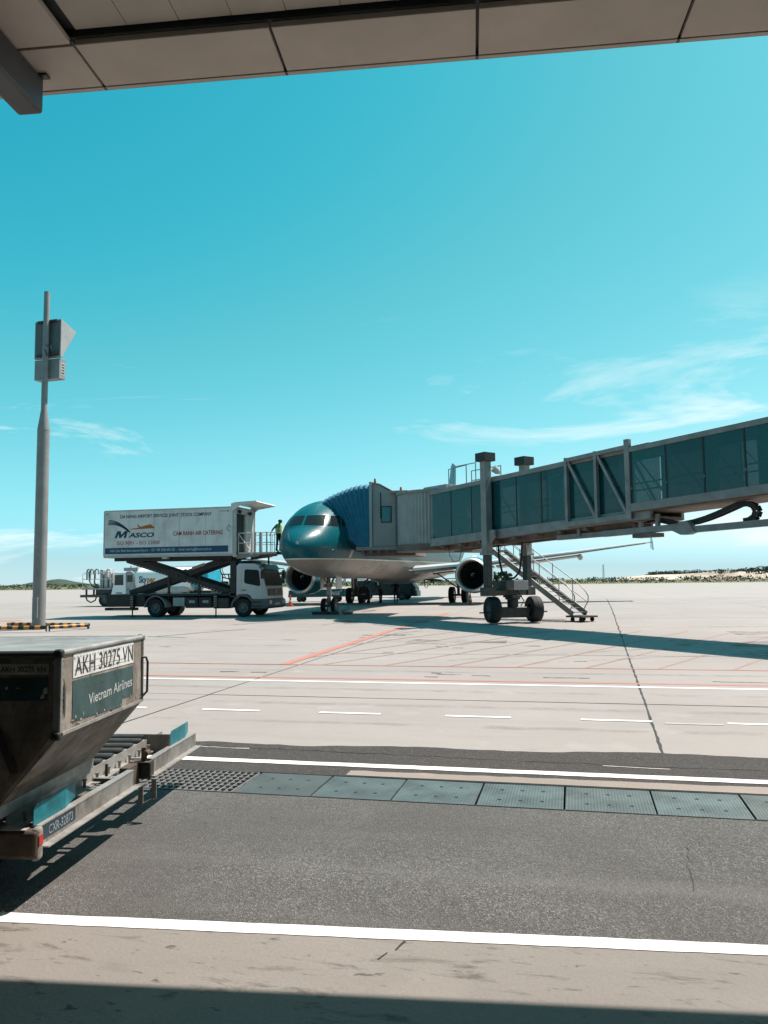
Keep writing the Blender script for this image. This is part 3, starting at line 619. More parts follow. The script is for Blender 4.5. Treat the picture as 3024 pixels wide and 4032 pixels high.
# ---------------------------------------------------------------- container dolly
dm = mat('dolly_grey', (.25, .238, .222), .45, .35, var=.35, scale=4, rvar=.25)
dlit = mat('dolly_edge_lit', (.38, .36, .335), .45, .4, var=.3, scale=5)  # brighter dolly grey: light on flanges and rails put into the colour
grime(dm, (.09, .075, .06), .7); grime(dlit, (.16, .14, .12), .5); grime(teal, (.002, .05, .06), .45)
dolly = thing('container_dolly', 'grey steel roller dolly with teal corner guides under the cargo container', 'dolly', (-3.48, 4.69, zr), .15)
def rail(x, s, y0, y1, name='side_rail'):
    b = MB(); b.box(min(x, x-.012*s), max(x, x-.012*s), y0, y1, .375, .498); o = b.build(name, dm, dolly); b = MB(); b.box(min(x-.012*s, x+.062*s), max(x-.012*s, x+.062*s), y0, y1, .366, .3748); b.box(min(x-.055*s, x+.004*s), max(x-.055*s, x+.004*s), y0, y1, .4985, .507); b.build('rail_flange', dlit, o)
    return o
WD = 2.62
rail(0, 1, .06, 1.62); rail(0, 1, 1.96, 3.30); rail(-WD, -1, .06, 3.30)
for x, s in ((-.265, 1), (-WD+.265, -1)):
    b = MB(); b.box(min(x, x+.008*s), max(x, x+.008*s), .1, 3.0, .47, .575); b.box(min(x, x+.085*s), max(x, x+.085*s), .1, 3.0, .462, .4698); b.build('inner_rail', dlit, dolly)
bo = MB().cyl((0, 0, 0), (0, 0, .05), .012, n=6); bo.cyl((0, 0, .05), (0, 0, .062), .02, n=6); bme = bo.mesh('bolt')
for k in range(13): put('bolt', bme, steel, dolly, (-.225, .28+.2255*k, .4701))
rm = MB(); rm.lathe([(0, .0), (0, .022), (.006, .022), (.006, .040), (.994, .040), (.994, .022), (1, .022), (1, 0)], (-.30, 0, 0), (-WD+.30, 0, 0), 14); rme = rm.mesh('roller', 40)
rollm = mat('roller_steel', (0.1152, 0.1116, 0.1066), .45, .5, var=.4, scale=6)
for k in range(13): put('roller', rme, rollm, dolly, (0, .12+.2245*k, .543))
ec = MB().cyl((0, 0, 0), (.02, 0, 0), .03, n=12).mesh('end_cap', 40)
for k in range(13): put('end_cap', ec, dlit, dolly, (-.3, .12+.2245*k, .543))
for y in (.02, 3.0): MB().box(-WD+.06, -.10 if y > 1 else -.06, y, y+.05, .375, .50).build('cross_member', dm, dolly)
for y in (.9, 1.55, 2.2): MB().box(-WD+.06, -.06, y, y+.05, .40, .46).build('cross_member', dm, dolly)
def guide(y0, y1, nm):
    b = MB(); ys = [(y0, .09), (y0+.05, .135), (y0+.5*(y1-y0)+.12, .135), (y1-.05, .115), (y1, .09)]; pts = []
    sec = [(y0, 0.0, .11), (y0+.04, .0, .138), (y0+.62*(y1-y0), 0., .143), (y1-.03, -.055, .118), (y1, -.06, .10)]
    for y, x, h in sec: b.v += [(x-.03, y, .5075), (x-.03, y, .5075+h), (x-.036, y, .5075+h), (x-.036, y, .5075)]
    for i in range(len(sec)-1):
        for q in range(4): b.f.append((4*i+q, 4*i+(q+1) % 4, 4*i+4+(q+1) % 4, 4*i+4+q))
    b.f += [(0, 1, 2, 3), (16, 19, 18, 17)]
    b.build('corner_guide', teal, dolly)
guide(.03, .74, 0); guide(2.61, 3.31, 1)
MB().box(-.30, -.036, 2.60, 2.612, .42, .62).build('guide_gusset', dm, dolly)
npm = mat('plate_dark_blue', (0.0216, 0.0432, 0.0612), .5, var=.4, scale=9)
npl = MB().box(.0005, .004, .095, .555, .405, .496).build('number_plate', npm, dolly)
text('CXR-32873', mat('plate_print', (0.2592, 0.3024, 0.324), .6, var=.5, scale=30), npl, (.0045, .165, .418), (0, 1, 0), (0, 0, 1), .345, .062, bold=.012)
bump_ = MB(); bump_.box(-WD+.02, .032, -.045, .045, .315, .50); bump_.build('end_beam', rust, dolly, bevel=.03, seg=4)
MB().box(-.02, .036, -.03, .05, .30, .515).build('end_cap_plate', mat('scuffed_cream', (.30, .27, .235), .7, var=.6, scale=9, col2=(.10, .085, .07)), dolly, bevel=.025, seg=3)
MB().box(.0365, .039, -.02, .03, .40, .465).build('reflector', red, dolly, bevel=.003)
pk = mat('peeling_top', (0.324, 0.3096, 0.288), .7, var=.3, scale=14)
MB().box(-.22, -.05, -.04, .04, .5005, .506).build('peeling_sheet', pk, dolly)
lk = MB(); lk.box(-.075, .03, 1.93, 2.03, .352, .498); lk.build('lock_box', blackp, dolly, bevel=.01)
b = MB(); b.box(-.16, -.075, 1.70, 1.95, .33, .50); b.build('lock_side_plate', rust, dolly, bevel=.004)
MB().box(-.16, .03, 1.90, 2.05, .499, .507).build('lock_top_plate', rust, dolly)
b = MB(); b.box(-.065, -.02, 1.95, 1.985, .507, .625); b.cyl((-.02, 1.93, .575), (-.02, 2.01, .575), .028, n=12); b.build('lock_pin', rust, dolly, bevel=.004)
b = MB(); b.bar((-.035, 1.88, .14), (-.035, 1.88, .33), .045, .012, (0, 1, 0)); b.bar((.085, 1.88, .20), (.085, 1.88, .37), .045, .012, (0, 1, 0)); b.bar((-.04, 1.88, .142), (.09, 1.88, .202), .045, .012, (0, 0, 1)); b.bar((-.10, 1.85, .325), (.0, 1.85, .325), .15, .01); b.build('step_bracket', steel, dolly)
MB().tube([V(-.15, 1.42, .50), V(-.15, 1.42, .60)], .013).build('stop_pin', dsteel, dolly, smooth=60)
MB().box(-.20, -.05, 1.28, 1.32, .49, .515).build('stop_lever', dm, dolly)
MB().box(-.19, -.03, 2.02, 2.05, .50, .515).build('stop_lever', dm, dolly)
for y in (.55, 1.15): MB().bar((-.02, y, .34), (-.5, y, .34), .05, .05).build('axle_brace', dm, dolly)
MB().bar((-.10, .1, .345), (-.10, 1.5, .345), .03, .05).build('lower_bar', dm, dolly)
tyre = MB(); tyre.lathe([(.05, .11), (0, .15), (.1, .185), (.5, .19), (.9, .185), (1, .15), (.95, .11)], (-.06, 0, 0), (.06, 0, 0), 24); tyme = tyre.mesh('tyre', 40)
rim_ = MB(); rim_.lathe([(.1, 0), (.1, .11), (.9, .11), (.9, 0)], (-.05, 0, 0), (.05, 0, 0), 16); rime = rim_.mesh('rim', 40)
for x in (-.62, -WD+.62):
    for y in (.55, 2.7):
        wv_ = put('wheel', tyme, black, dolly, (x, y, .19)); put('rim', rime, steel, wv_)
        MB().bar((x-.09, y, .19), (x-.09, y, .40), .03, .06).build('wheel_fork', dm, dolly)
tb = MB(); tb.bar((-WD/2, -.05, .36), (-WD/2, -1.2, .42), .07, .07); tb.build('tow_bar', dm, dolly)
# ---------------------------------------------------------------- wheels shared by vehicles
def wheel_meshes(r, w_, rr, name='tyre'):
    t_ = MB(); t_.lathe([(.08, rr), (.02, rr+.3*(r-rr)), (.0, r*.86), (.08, r*.965), (.22, r), (.4, r), (.42, r*.985), (.46, r*.985), (.48, r), (.78, r), (.92, r*.965), (1, r*.86), (.98, rr+.3*(r-rr)), (.92, rr)], (0, 0, 0), (0, w_, 0), 32)
    m_ = MB(); m_.lathe([(.04, rr), (.06, rr*.92), (.28, rr*.86), (.34, rr*.55), (.18, rr*.45), (.14, rr*.3), (.10, 0)], (0, 0, 0), (0, w_, 0), 24); m_.lathe([(.9, 0), (.9, rr)], (0, 0, 0), (0, w_, 0), 24)
    return t_.mesh('tyre', 35), m_.mesh('rim', 35)
hubm = mat('wheel_grey', (0.144, 0.1476, 0.1476), .5, .3, var=.4, scale=9)
def wheel(parent, x, y, z, ms, flip=False, rimm=None):
    o = put('wheel', ms[0], black, parent, (x, y, z), (0, 0, math.pi if flip else 0)); put('rim', ms[1], rimm or hubm, o)
    n = MB()
    for k in range(8):
        th = k*math.pi/4
        r_ = .58*max(v.co.x for v in ms[1].vertices)
        n.cyl((r_*math.cos(th), .03, r_*math.sin(th)), (r_*math.cos(th), .07, r_*math.sin(th)), .018, n=6)
    return o
glassm = mat('vehicle_glass', (.012, .02, .022), .06, var=0, spec=.6)
glasst = mat('cab_clear_glass', (.35, .5, .5), .03, var=0, trans=.9, alpha=.45)
hivis = mat('hivis_yellow', (.27, .38, .05), .7, var=.2, scale=8)
# ---------------------------------------------------------------- catering truck
tk = thing('catering_truck', 'white catering high loader truck with its box raised on black scissor arms', 'truck', (-18.5, 36.62, gz(37)))
boxw = mat('truck_box_white', (.60, .595, .58), .45, var=.1, scale=.9, col2=(0.4032, 0.3996, 0.3888), lo=.45, hi=.75, rvar=.15)
bx0, bx1, bz0, bz1 = -5.05, 2.12, 3.05, 5.47
body = MB(); body.box(bx0, bx1, 0, 2.5, bz0, bz1); bo_ = body.build('box_body', boxw, tk, bevel=.03)
for (x0, x1, z0, z1) in ((bx0-.01, bx1+.01, bz0-.02, bz0+.10), (bx0-.01, bx1+.01, bz1-.06, bz1+.012)):
    MB().box(x0, x1, -.012, 2.512, z0, z1).build('edge_rail', offwhite, tk, bevel=.008)
for x in (bx0, bx1): MB().box(x-.03, x+.03, -.014, .05, bz0+.1, bz1-.06).build('corner_rail', offwhite, tk, bevel=.01)
t, p = nodes(boxw); sr = p.inputs['Base Color'].links[0].from_socket; so_ = N(t, 'ShaderNodeTexCoord').outputs['Object']
c = mixc(t, rng(t, noise(t, so_, 2.2, 7, .75, (1.5, 1, .12)), .52, .72, 0, .45), sr, (.26, .24, .215)); t.links.new(c, p.inputs['Base Color'])
for x in (-3.62, -2.2, -.78, .65): MB().box(x-.006, x+.006, -.0035, .0, bz0+.1, bz1-.06).build('panel_seam', grey, tk)
navy = mat('navy_print', (0.00864, 0.0396, 0.0828), .5, var=.2); skyb = mat('stripe_blue', (0.00576, 0.0612, 0.1368), .5, var=.2, scale=2)
redp = mat('red_print', (0.288, 0.0216, 0.0216), .5, var=.2); orp = mat('orange_print', (0.396, 0.108, 0.0216), .5, var=.2); wp = mat('white_lettering', (0.4464, 0.4752, 0.4752), .5, var=.1)
dkp = mat('dark_lettering', (0.0216, 0.0288, 0.0396), .5, var=.2)
sb = MB().box(-4.98, 1.87, -.004, .0005, 3.22, 3.54).build('blue_stripe', skyb, bo_)
X1, Z1 = (1, 0, 0), (0, 0, 1)
text('Add: Cam Ranh International Airport  -  DT: +84 2583 604 323  -  Email: catering@masco.com.vn', wp, bo_, (-4.68, -.005, 3.33), X1, Z1, 5.65, .135, bold=.006)
text('DA NANG AIRPORT SERVICES JOINT  STOCK COMPANY', dkp, bo_, (-4.12, -.002, 5.06), X1, Z1, 5.1, .17, bold=.02)
text('CAM RANH AIR CATERING', redp, bo_, (-1.13, -.002, 4.10), X1, Z1, 2.70, .21, bold=.022)
text('ISO 9001 - ISO 22000', redp, bo_, (-4.3, -.002, 3.69), X1, Z1, 2.42, .19, bold=.006)
MB().prism([(-4.44+x+.26*z, 4.04+z) for x, z in ((0, 0), (.13, 0), (.17, .2), (.27, 0), (.35, 0), (.53, .2), (.51, 0), (.66, 0), (.66, .36), (.5, .36), (.34, .16), (.26, .36), (.06, .36))], -.003, -.0005, 'xz').build('lettering', navy, bo_)
text('ASCO', navy, bo_, (-3.64, -.002, 4.06), X1, (.26, 0, 1), 1.42, .24, bold=.035)
for k in range(4):
    m_ = MB(); q = 18
    for i in range(q+1):
        t_ = i/q; x = -4.78+1.24*t_-.02*k; z = 4.97-.075*k*(1-t_*.75)-.64*(t_**1.9)+.02*k*t_; h = .024
        nx = .35*t_
        m_.v += [(x-nx*h, -.003, z-h), (x+nx*h, -.003, z+h*.9)]
    for i in range(q): m_.f.append((2*i, 2*i+2, 2*i+3, 2*i+1))
    m_.build('logo_stripe', navy, bo_)
lp = MB(); lp.prism([(-3.55, 4.46), (-2.12, 4.50), (-2.40, 4.71), (-2.95, 4.60), (-3.0, 4.6), (-3.1, 4.72), (-3.16, 4.72), (-3.07, 4.55), (-3.52, 4.50)], -.003, -.0005, 'xz'); lp.build('logo_plane', orp, bo_)
MB().cyl((-4.88, -.02, 5.28), (-4.88, 0, 5.28), .03, n=10).build('marker_lamp', blackp, bo_)
MB().cyl((1.85, -.03, 5.26), (1.85, 0, 5.26), .035, n=10).build('marker_lamp', blackp, bo_)
MB().box(1.4, 1.75, -.004, 0, 5.24, 5.28).build('grab_plate', grey, bo_)
MB().tube([V(1.9+.1*math.cos(a), -.02, 4.4+.14*math.sin(a)) for a in [i*.6 for i in range(10)]], .012).build('hose_loop', grey, bo_, smooth=60)
# front of the box: frame, opening, hood
fx = bx1+.16
MB().box(bx1, fx, .0, .10, 2.95, 5.50).build('portal_post', offwhite, tk, bevel=.01); MB().box(bx1, fx, 2.40, 2.5, 2.95, 5.50).build('portal_post', offwhite, tk, bevel=.01)
MB().box(bx1+.002, fx-.02, .10, 2.40, 5.15, 5.48).build('portal_header', offwhite, tk, bevel=.01)
MB().box(bx1+.002, fx-.04, 1.30, 2.40, 3.1, 5.15).build('shutter_half', offwhite, tk)
MB().box(bx1+.001, bx1+.02, .10, 1.30, 3.1, 5.15).build('door_opening', mat('dark_interior', (0.0252, 0.0288, 0.03024), .8, var=.3), tk)
hd_ = MB(); hd_.prism([(bx1-.1, 5.20), (bx1-.1, 5.62), (bx1+.1, 5.68), (3.35, 5.72), (3.4, 5.66), (3.35, 5.63), (2.45, 5.50)], -.02, 0.05, 'xz'); hd_.build('hood_side', boxw, tk); hd_ = MB(); hd_.prism([(bx1-.1, 5.20), (bx1-.1, 5.62), (bx1+.1, 5.68), (3.35, 5.72), (3.4, 5.66), (3.35, 5.63), (2.45, 5.50)], 2.45, 2.52, 'xz')
hd_.build('hood_side', boxw, tk)
MB().add([(bx1-.1, .05, 5.62), (bx1+.1, .05, 5.68), (3.35, .05, 5.72), (3.4, .05, 5.66), (3.35, .05, 5.64), (bx1+.1, .05, 5.62), (bx1-.1, 2.45, 5.62), (bx1+.1, 2.45, 5.68), (3.35, 2.45, 5.72), (3.4, 2.45, 5.66), (3.35, 2.45, 5.64), (bx1+.1, 2.45, 5.62)],
         [(0, 1, 7, 6), (1, 2, 8, 7), (2, 3, 9, 8), (3, 4, 10, 9), (4, 5, 11, 10)]).build('hood_roof', boxw, tk)
MB().lathe([(0, .06), (.3, .06), (.35, .045), (1, .035), (1, 0)], (2.9, 1.9, 5.71), (2.9, 1.9, 5.86), 12).build('beacon', orange, tk, smooth=40)
for y in (.3, 1.6): MB().lathe([(0, .05), (.4, .09), (1, .09), (1, 0)], (fx, y, 5.25), (fx+.14, y, 5.2), 12).build('work_lamp', blackp, tk, smooth=40)
# platform with rails
pt = MB(); pt.box(fx, 4.30, .25, 2.3, 3.10, 3.18); pt.build('platform_deck', offwhite, tk, bevel=.008)
MB().box(4.30, 4.42, .3, 2.25, 3.08, 3.19).build('platform_bumper', black, tk, bevel=.03)
MB().prism([(fx-.1, 2.86), (fx-.1, 3.1), (3.6, 3.1), (3.3, 2.98)], .3, .42, 'xz').build('platform_beam', grey, tk); MB().prism([(fx-.1, 2.86), (fx-.1, 3.1), (3.6, 3.1), (3.3, 2.98)], 2.1, 2.22, 'xz').build('platform_beam', grey, tk)
MB().lathe([(0, .32), (1, .26)], (3.7, 1.2, 3.10), (3.7, 1.2, 3.0), 16, True).build('turntable', mat('tan_plate', (0.3024, 0.216, 0.1584), .6), tk, smooth=40)
def railing(pts, name='guard_rail', zs=(3.65, 4.15), r=.024, posts=None):
    b = MB()
    for z in zs: b.tube([V(x, y, z) for x, y in pts], r, 8)
    b.build(name, white, tk, smooth=60)
    for x, y in (posts or pts): MB().tube([V(x, y, 3.18), V(x, y, zs[-1])], r, 8).build('rail_post', white, tk, smooth=60)
railing([(2.30, .27), (3.05, .27)]); MB().bar((2.32, .27, 4.1), (2.98, .27, 3.22), .05, .03).build('rail_brace', white, tk)
MB().box(2.98, 3.07, .24, .30, 3.05, 4.2).build('rail_post', white, tk)
railing([(3.14, .27), (3.42, .27)]); railing([(3.55, .27), (4.0, .27), (4.2, .32)]); railing([(2.30, 2.28), (3.3, 2.28), (4.2, 2.28)])
for x in (3.2, 3.48, 3.8): MB().box(x-.03, x+.03, .25, .31, 3.18, 4.18).build('gate_frame', lgrey, tk)
# scissor
stripe_y = mat('chevron_tan', (0.324, 0.2592, 0.18), .6, var=.3)
def arm(p, q, y, mk):
    p, q = V(p[0], y, p[1]), V(q[0], y, q[1]); o = MB().bar(p, q, .10, .30).build('scissor_arm', chassis, tk, bevel=.012)
    d = (q-p).normalized(); n_ = Vector((-d.z, 0, d.x)); n_ = n_ if n_.z > 0 else -n_
    MB().bar(p.lerp(q, .42), p.lerp(q, .58), .13, .42).build('arm_web', chassis, o)
    if mk:
        Lg = (q-p).length; k = 0; s_ = .35
        while s_ < Lg-.3:
            c_ = p+d*s_-n_*.10+V(0, -.052, 0)
            MB().add([c_-n_*.04, c_+d*.06-n_*.04, c_+d*.10+n_*.04, c_+d*.04+n_*.04], [(0, 1, 2, 3)]).build('chevron', stripe_y, o); s_ += .19
arm((-3.95, 2.93), (1.75, 1.20), .42, True); arm((-3.85, 1.20), (1.7, 2.93), .58, False); arm((-3.95, 2.93), (1.75, 1.20), 2.05, False); arm((-3.85, 1.20), (1.7, 2.93), 1.9, False)
o = MB().add([V(-.35, .524, 2.36), V(.35, .524, 2.58), V(.35, .524, 2.72), V(-.35, .524, 2.50)], [(0, 1, 2, 3)]).build('warning_label', stripe_y, tk)
MB().cyl((-1.05, .3, 2.06), (-1.05, 2.2, 2.06), .07, n=14).build('scissor_pivot', dsteel, tk, smooth=40)
for y in (.35, 2.0):
    MB().box(-4.65, 1.9, y, y+.16, 2.86, 3.03).build('lift_beam', chassis, tk)
for x in (-1.6, .1): MB().bar((x, .5, .9), (x, .5, 1.95), .10, .10).build('lift_ram', rust, tk)
MB().box(-1.75, -1.45, -.002, .3, 2.93, 3.02).build('lift_pad', offwhite, tk)
# chassis
for y in (.62, 1.68): MB().box(-4.9, 3.2, y, y+.12, .78, 1.05).build('chassis_rail', chassis, tk)
MB().box(-4.9, 2.2, .12, 2.38, 1.05, 1.16).build('subframe', chassis, tk, bevel=.01)
MB().box(-4.95, -2.75, .15, 2.35, .52, 1.08).build('rear_body', chassis, tk, bevel=.02)
MB().box(-5.0, -3.3, .1, .5, .34, .48).build('rear_step', chassis, tk, bevel=.01)
MB().box(-4.5, -3.35, .085, .1, .36, .42).build('reflective_strip', stripe_y, tk)
MB().box(-1.1, -.48, -.005, .5, .55, .97).build('locker', lgrey, tk, bevel=.01)
for x in (-.44, .30): 
    o = MB().box(x, x+.68, .03, .55, .45, .97).build('locker', chassis, tk, bevel=.015); MB().box(x+.2, x+.52, .024, .031, .70, .83).build('locker_label', lgrey, o)
MB().box(1.05, 1.9, .05, .6, .42, .95).build('fuel_tank', dsteel, tk, bevel=.06, seg=3)
for x in (-3.4, 1.2):
    o = MB().box(x-.09, x+.09, -.02, .2, .42, 1.10).build('stabiliser', chassis, tk, bevel=.01)
    for k in range(5):
        for s_ in (-1, 1):
            z = .50+k*.12; MB().add([(x, -.022, z+.03), (x+.085*s_, -.022, z), (x+.085*s_, -.022, z+.05), (x, -.022, z+.08)], [(0, 1, 2, 3)]).build('chevron', stripe_y, o)
    MB().cyl((x, .08, .0), (x, .08, .45), .035, n=10).build('stabiliser_leg', rust, tk, smooth=40); MB().cyl((x, .08, 0), (x, .08, .03), .09, n=12).build('stabiliser_foot', rust, tk, smooth=40)
ms = wheel_meshes(.455, .27, .25)
wheel(tk, -2.12, .06, .455, ms); wheel(tk, -2.12, .36, .455, ms); wheel(tk, -2.12, 2.44, .455, ms, True); wheel(tk, -2.12, 2.14, .455, ms, True)
wheel(tk, 2.63, .08, .455, ms); wheel(tk, 2.63, 2.42, .455, ms, True)
fd = MB(); q = 12
for i in range(q+1):
    th = math.pi*(.02+.96*i/q); fd.v += [(-2.12-.60*math.cos(th), .02, .45+.62*math.sin(th)), (-2.12-.60*math.cos(th), .64, .45+.62*math.sin(th)), (-2.12-.57*math.cos(th), .02, .45+.59*math.sin(th)), (-2.12-.57*math.cos(th), .64, .45+.59*math.sin(th))]
for i in range(q):
    for a, b in ((0, 1), (1, 3), (3, 2), (2, 0)): fd.f.append((4*i+a, 4*i+b, 4*i+4+b, 4*i+4+a))
fd.build('mudguard', grey, tk, smooth=40)
# cab
cabw = mat('cab_white', (0.4896, 0.4896, 0.4824), .35, var=.08, scale=2, coat=.3)
cy0, cy1 = .06, 2.44
cabprof = [(2.28, 1.02), (2.28, 2.52), (2.42, 2.64), (3.25, 2.62), (3.50, 2.50), (3.62, 2.28), (3.82, 1.50), (3.86, 1.15), (3.86, .86), (3.10, .86), (3.02, 1.02), (2.9, 1.10), (2.45, 1.10)]
cb = MB().prism(cabprof, cy0, cy1, 'xz').build('cab', cabw, tk, bevel=.045, seg=3)
def side_panel(pts, y, m, nm, par=cb, t_=.006):
    s_ = -1 if y < 1 else 1
    b = MB().prism(pts, y, y+s_*t_, 'xz'); return b.build(nm, m, par)
for y in (cy0-.001, cy1+.001):
    dw = side_panel([(2.72, 2.28), (2.70, 1.72), (2.78, 1.64), (3.50, 1.50), (3.56, 1.58), (3.48, 2.22), (3.40, 2.30), (2.80, 2.34)], y, glassm, 'side_window')
    MB().box(2.60, 2.82, y-(.03 if y < 1 else -.0), y+(.0 if y < 1 else .03), 1.30, 1.335).build('door_handle', blackp, cb)
    for (a, b_) in (((2.56, 2.42), (2.53, 1.12)), ((3.62, 2.2), (3.70, .95)), ((2.56, 2.42), (3.45, 2.40))):
        MB().bar(V(a[0], y-(.001 if y < 1 else -.001), a[1]), V(b_[0], y-(.001 if y < 1 else -.001), b_[1]), .004, .012, (0, 1, 0)).build('door_gap', grey, cb)
MB().add([(3.615, .16, 2.30), (3.615, 2.34, 2.30), (3.818, 2.38, 1.52), (3.818, .12, 1.52)], [(0, 1, 2, 3)]).build('windscreen', glassm, cb).location.x = .022
MB().add([(3.66, .14, 2.34), (3.66, 2.36, 2.34), (3.46, 2.36, 2.60), (3.46, .14, 2.60)], [(0, 1, 2, 3)]).build('sun_visor', blackp, cb).location.x = .05
MB().box(3.868, 3.885, .3, 2.2, 1.02, 1.38).build('grille', blackp, cb, bevel=.01)
for z in (1.10, 1.20, 1.30): MB().box(3.886, 3.9, .36, 2.14, z-.02, z+.015).build('grille_slat', dsteel, cb)
MB().cyl((3.89, 1.25, 1.22), (3.91, 1.25, 1.22), .10, n=20).build('badge_ring', steel, cb, smooth=40)
bp_ = MB().prism([(3.08, .42), (3.12, .88), (3.88, .88), (3.98, .80), (3.98, .50), (3.85, .40)], .03, 2.47, 'xz').build('bumper', mat('bumper_grey', (0.108, 0.1116, 0.1152), .55, var=.3, scale=3), tk, bevel=.03)
for y in (.18, 1.98): MB().box(3.975, 3.995, y, y+.34, .62, .80).build('headlight', mat('lamp_clear', (0.36, 0.3744, 0.3744), .1, var=.1), bp_, bevel=.02)
MB().box(3.985, 3.995, .9, 1.6, .56, .68).build('number_plate', offwhite, bp_)
for (z) in (.50, .70): MB().box(3.12, 3.6, -.01, .04, z, z+.06).build('cab_step', dsteel, tk)
arch = MB()
for i in range(q+1):
    th = math.pi*i/q; arch.v += [(2.63-.62*math.cos(th), .01, .45+.66*math.sin(th)), (2.63-.62*math.cos(th), .5, .45+.66*math.sin(th)), (2.63-.54*math.cos(th), .01, .45+.57*math.sin(th)), (2.63-.54*math.cos(th), .5, .45+.57*math.sin(th))]
for i in range(q):
    for a, b in ((0, 1), (1, 3), (3, 2), (2, 0)): arch.f.append((4*i+a, 4*i+b, 4*i+4+b, 4*i+4+a))
arch.build('wheel_arch', MATS['bumper_grey'], tk, smooth=40)
for y, s_ in ((-.0, -1), (2.5, 1)):
    MB().tube([V(3.52, y, 2.42), V(3.78, y+.22*s_, 2.38), V(3.80, y+.26*s_, 2.2)], .022).build('mirror_arm', blackp, tk, smooth=60)
    MB().box(3.74, 3.84, y+.12*s_ if s_ > 0 else y-.40, y+.40*s_ if s_ > 0 else y-.12, 1.86, 2.26).build('mirror', blackp, tk, bevel=.03)
MB().box(1.92, 2.24, .12, 2.3, .95, 2.78).build('intake_stack', chassis, tk, bevel=.02)
MB().box(2.2, 2.75, .3, 2.2, 2.64, 2.78).build('roof_deflector', chassis, tk, bevel=.02)
MB().tube([V(1.3, .3, 2.9), V(1.32, .28, 2.3), V(1.5, .25, 1.95), V(1.95, .2, 1.85)], .03).build('hydraulic_hose', black, tk, smooth=60)
MB().tube([V(1.4, .35, 2.9), V(1.42, .3, 2.3), V(1.62, .28, 1.92), V(1.95, .22, 1.88)], .02).build('hydraulic_hose', black, tk, smooth=60)
MB().bar((3.3, 1.8, 2.55), (3.3, 1.8, 3.1), .07, .07).build('platform_prop', chassis, tk)

# ---------------------------------------------------------------- fuel truck
FT = thing('fuel_truck', 'white aviation fuel tanker facing left with a service platform before its cab', 'truck', (-29, 50.5, .1))
tankm = mat('tank_white', (.80, .80, .79), .4, var=.06, scale=.8)
tn = MB()
def tankpt(u, v):
    th = 2*math.pi*v; x = -1.5+4.7*u
    sq = lambda c_: math.copysign(abs(c_)**.62, c_)
    return (x, 1.25+1.16*sq(math.cos(th)), 1.86+.86*sq(math.sin(th)))
tn.grid(tankpt, 1, 40); tn.f.append(tuple(range(0, 40))); tn.f.append(tuple(range(41, 81)))
to = tn.build('tank', tankm, FT, smooth=45)
text('Sky', mat('blue_logo', (0.0072, 0.1512, 0.2592), .5, var=.1), to, (-.72, .076, 1.66), X1, Z1, .60, .46, bold=.03, depth=.004)
text('pec', mat('orange_logo', (0.504, 0.2016, 0.0216), .5, var=.1), to, (-.08, .076, 1.66), X1, Z1, .62, .46, bold=.03, depth=.004)
MB().box(-1.4, 3.2, .8, 1.7, 2.68, 2.80).build('tank_walkway', tankm, FT)
MB().box(3.3, 4.5, .1, 2.4, 1.3, 2.58).build('pump_cabinet', mat('cabinet_blue', (.012, .36, .50), .4, var=.15, scale=3), FT, bevel=.16, seg=4)
for x in (3.75, 4.1): MB().box(x, x+.16, .09, .10, 2.32, 2.38).build('cabinet_vent', blackp, FT)
MB().prism([(3.56, 1.95), (3.66, 1.72), (3.76, 1.95), (3.66, 2.12)], .085, .098, 'xz').build('cabinet_emblem', mat('emblem_cream', (0.468, 0.36, 0.288), .5), FT)
MB().box(-4.4, 4.5, .7, 1.8, .72, 1.06).build('chassis_frame', chassis, FT)
un = MB(); un.lathe([(0, .0), (.0, .22), (.12, .30), (.88, .30), (1, .22), (1, 0)], (.5, .35, 1.15), (3.0, .35, 1.15), 18); un.build('under_tank', offwhite, FT, smooth=35)
cw = MB().prism([(-2.9, .8), (-2.72, 1.5), (-2.66, 2.28), (-2.5, 2.42), (-1.75, 2.42), (-1.70, .8)], .05, 1.3, 'xz').build('cab', tankm, FT, bevel=.05, seg=3)
MB().prism([(-1.68, .9), (-1.68, 2.5), (-1.3, 2.5), (-1.05, 2.35), (-1.0, .9)], .0, 2.4, 'xz').build('crew_cab', lgrey, FT, bevel=.08, seg=3)
MB().prism([(-1.60, 1.72), (-1.60, 2.2), (-1.18, 2.2), (-1.15, 1.72)], -.006, .0, 'xz').build('crew_window', glassm, FT)
MB().prism([(-2.62, 1.50), (-2.58, 2.22), (-1.92, 2.24), (-1.90, 1.50)], .044, .05, 'xz').build('side_window', glassm, cw)
MB().add([(-2.74, .15, 1.52), (-2.685, .15, 2.25), (-2.685, 1.2, 2.25), (-2.74, 1.2, 1.52)], [(0, 1, 2, 3)]).build('windscreen', glassm, cw)
MB().box(-2.5, -2.0, .04, .05, .9, 1.0).build('step_grille', grey, cw)
text('Sky', MATS['blue_logo'], FT, (-1.62, -.004, 1.12), X1, Z1, .3, .16, bold=.01)
MB().box(-2.0, -.9, .2, 2.2, 2.5, 2.74).build('roof_box', lgrey, FT, bevel=.03)
MB().lathe([(0, .05), (.6, .05), (1, .03), (1, 0)], (-1.9, 1.0, 2.74), (-1.9, 1.0, 2.86), 10).build('beacon', red, FT, smooth=40)
MB().box(-5.25, -2.9, .1, 2.0, 1.20, 1.32).build('service_deck', lgrey, FT, bevel=.01)
MB().box(-5.35, -3.3, .05, 2.1, .66, .84).build('front_bumper', mat('bumper_brown', (0.1008, 0.0864, 0.0792), .6, var=.5, scale=4), FT, bevel=.01)
for x in (-5.0, -4.4): MB().bar((x, .3, .84), (x, .3, 1.2), .10, .10).build('deck_leg', dsteel, FT)
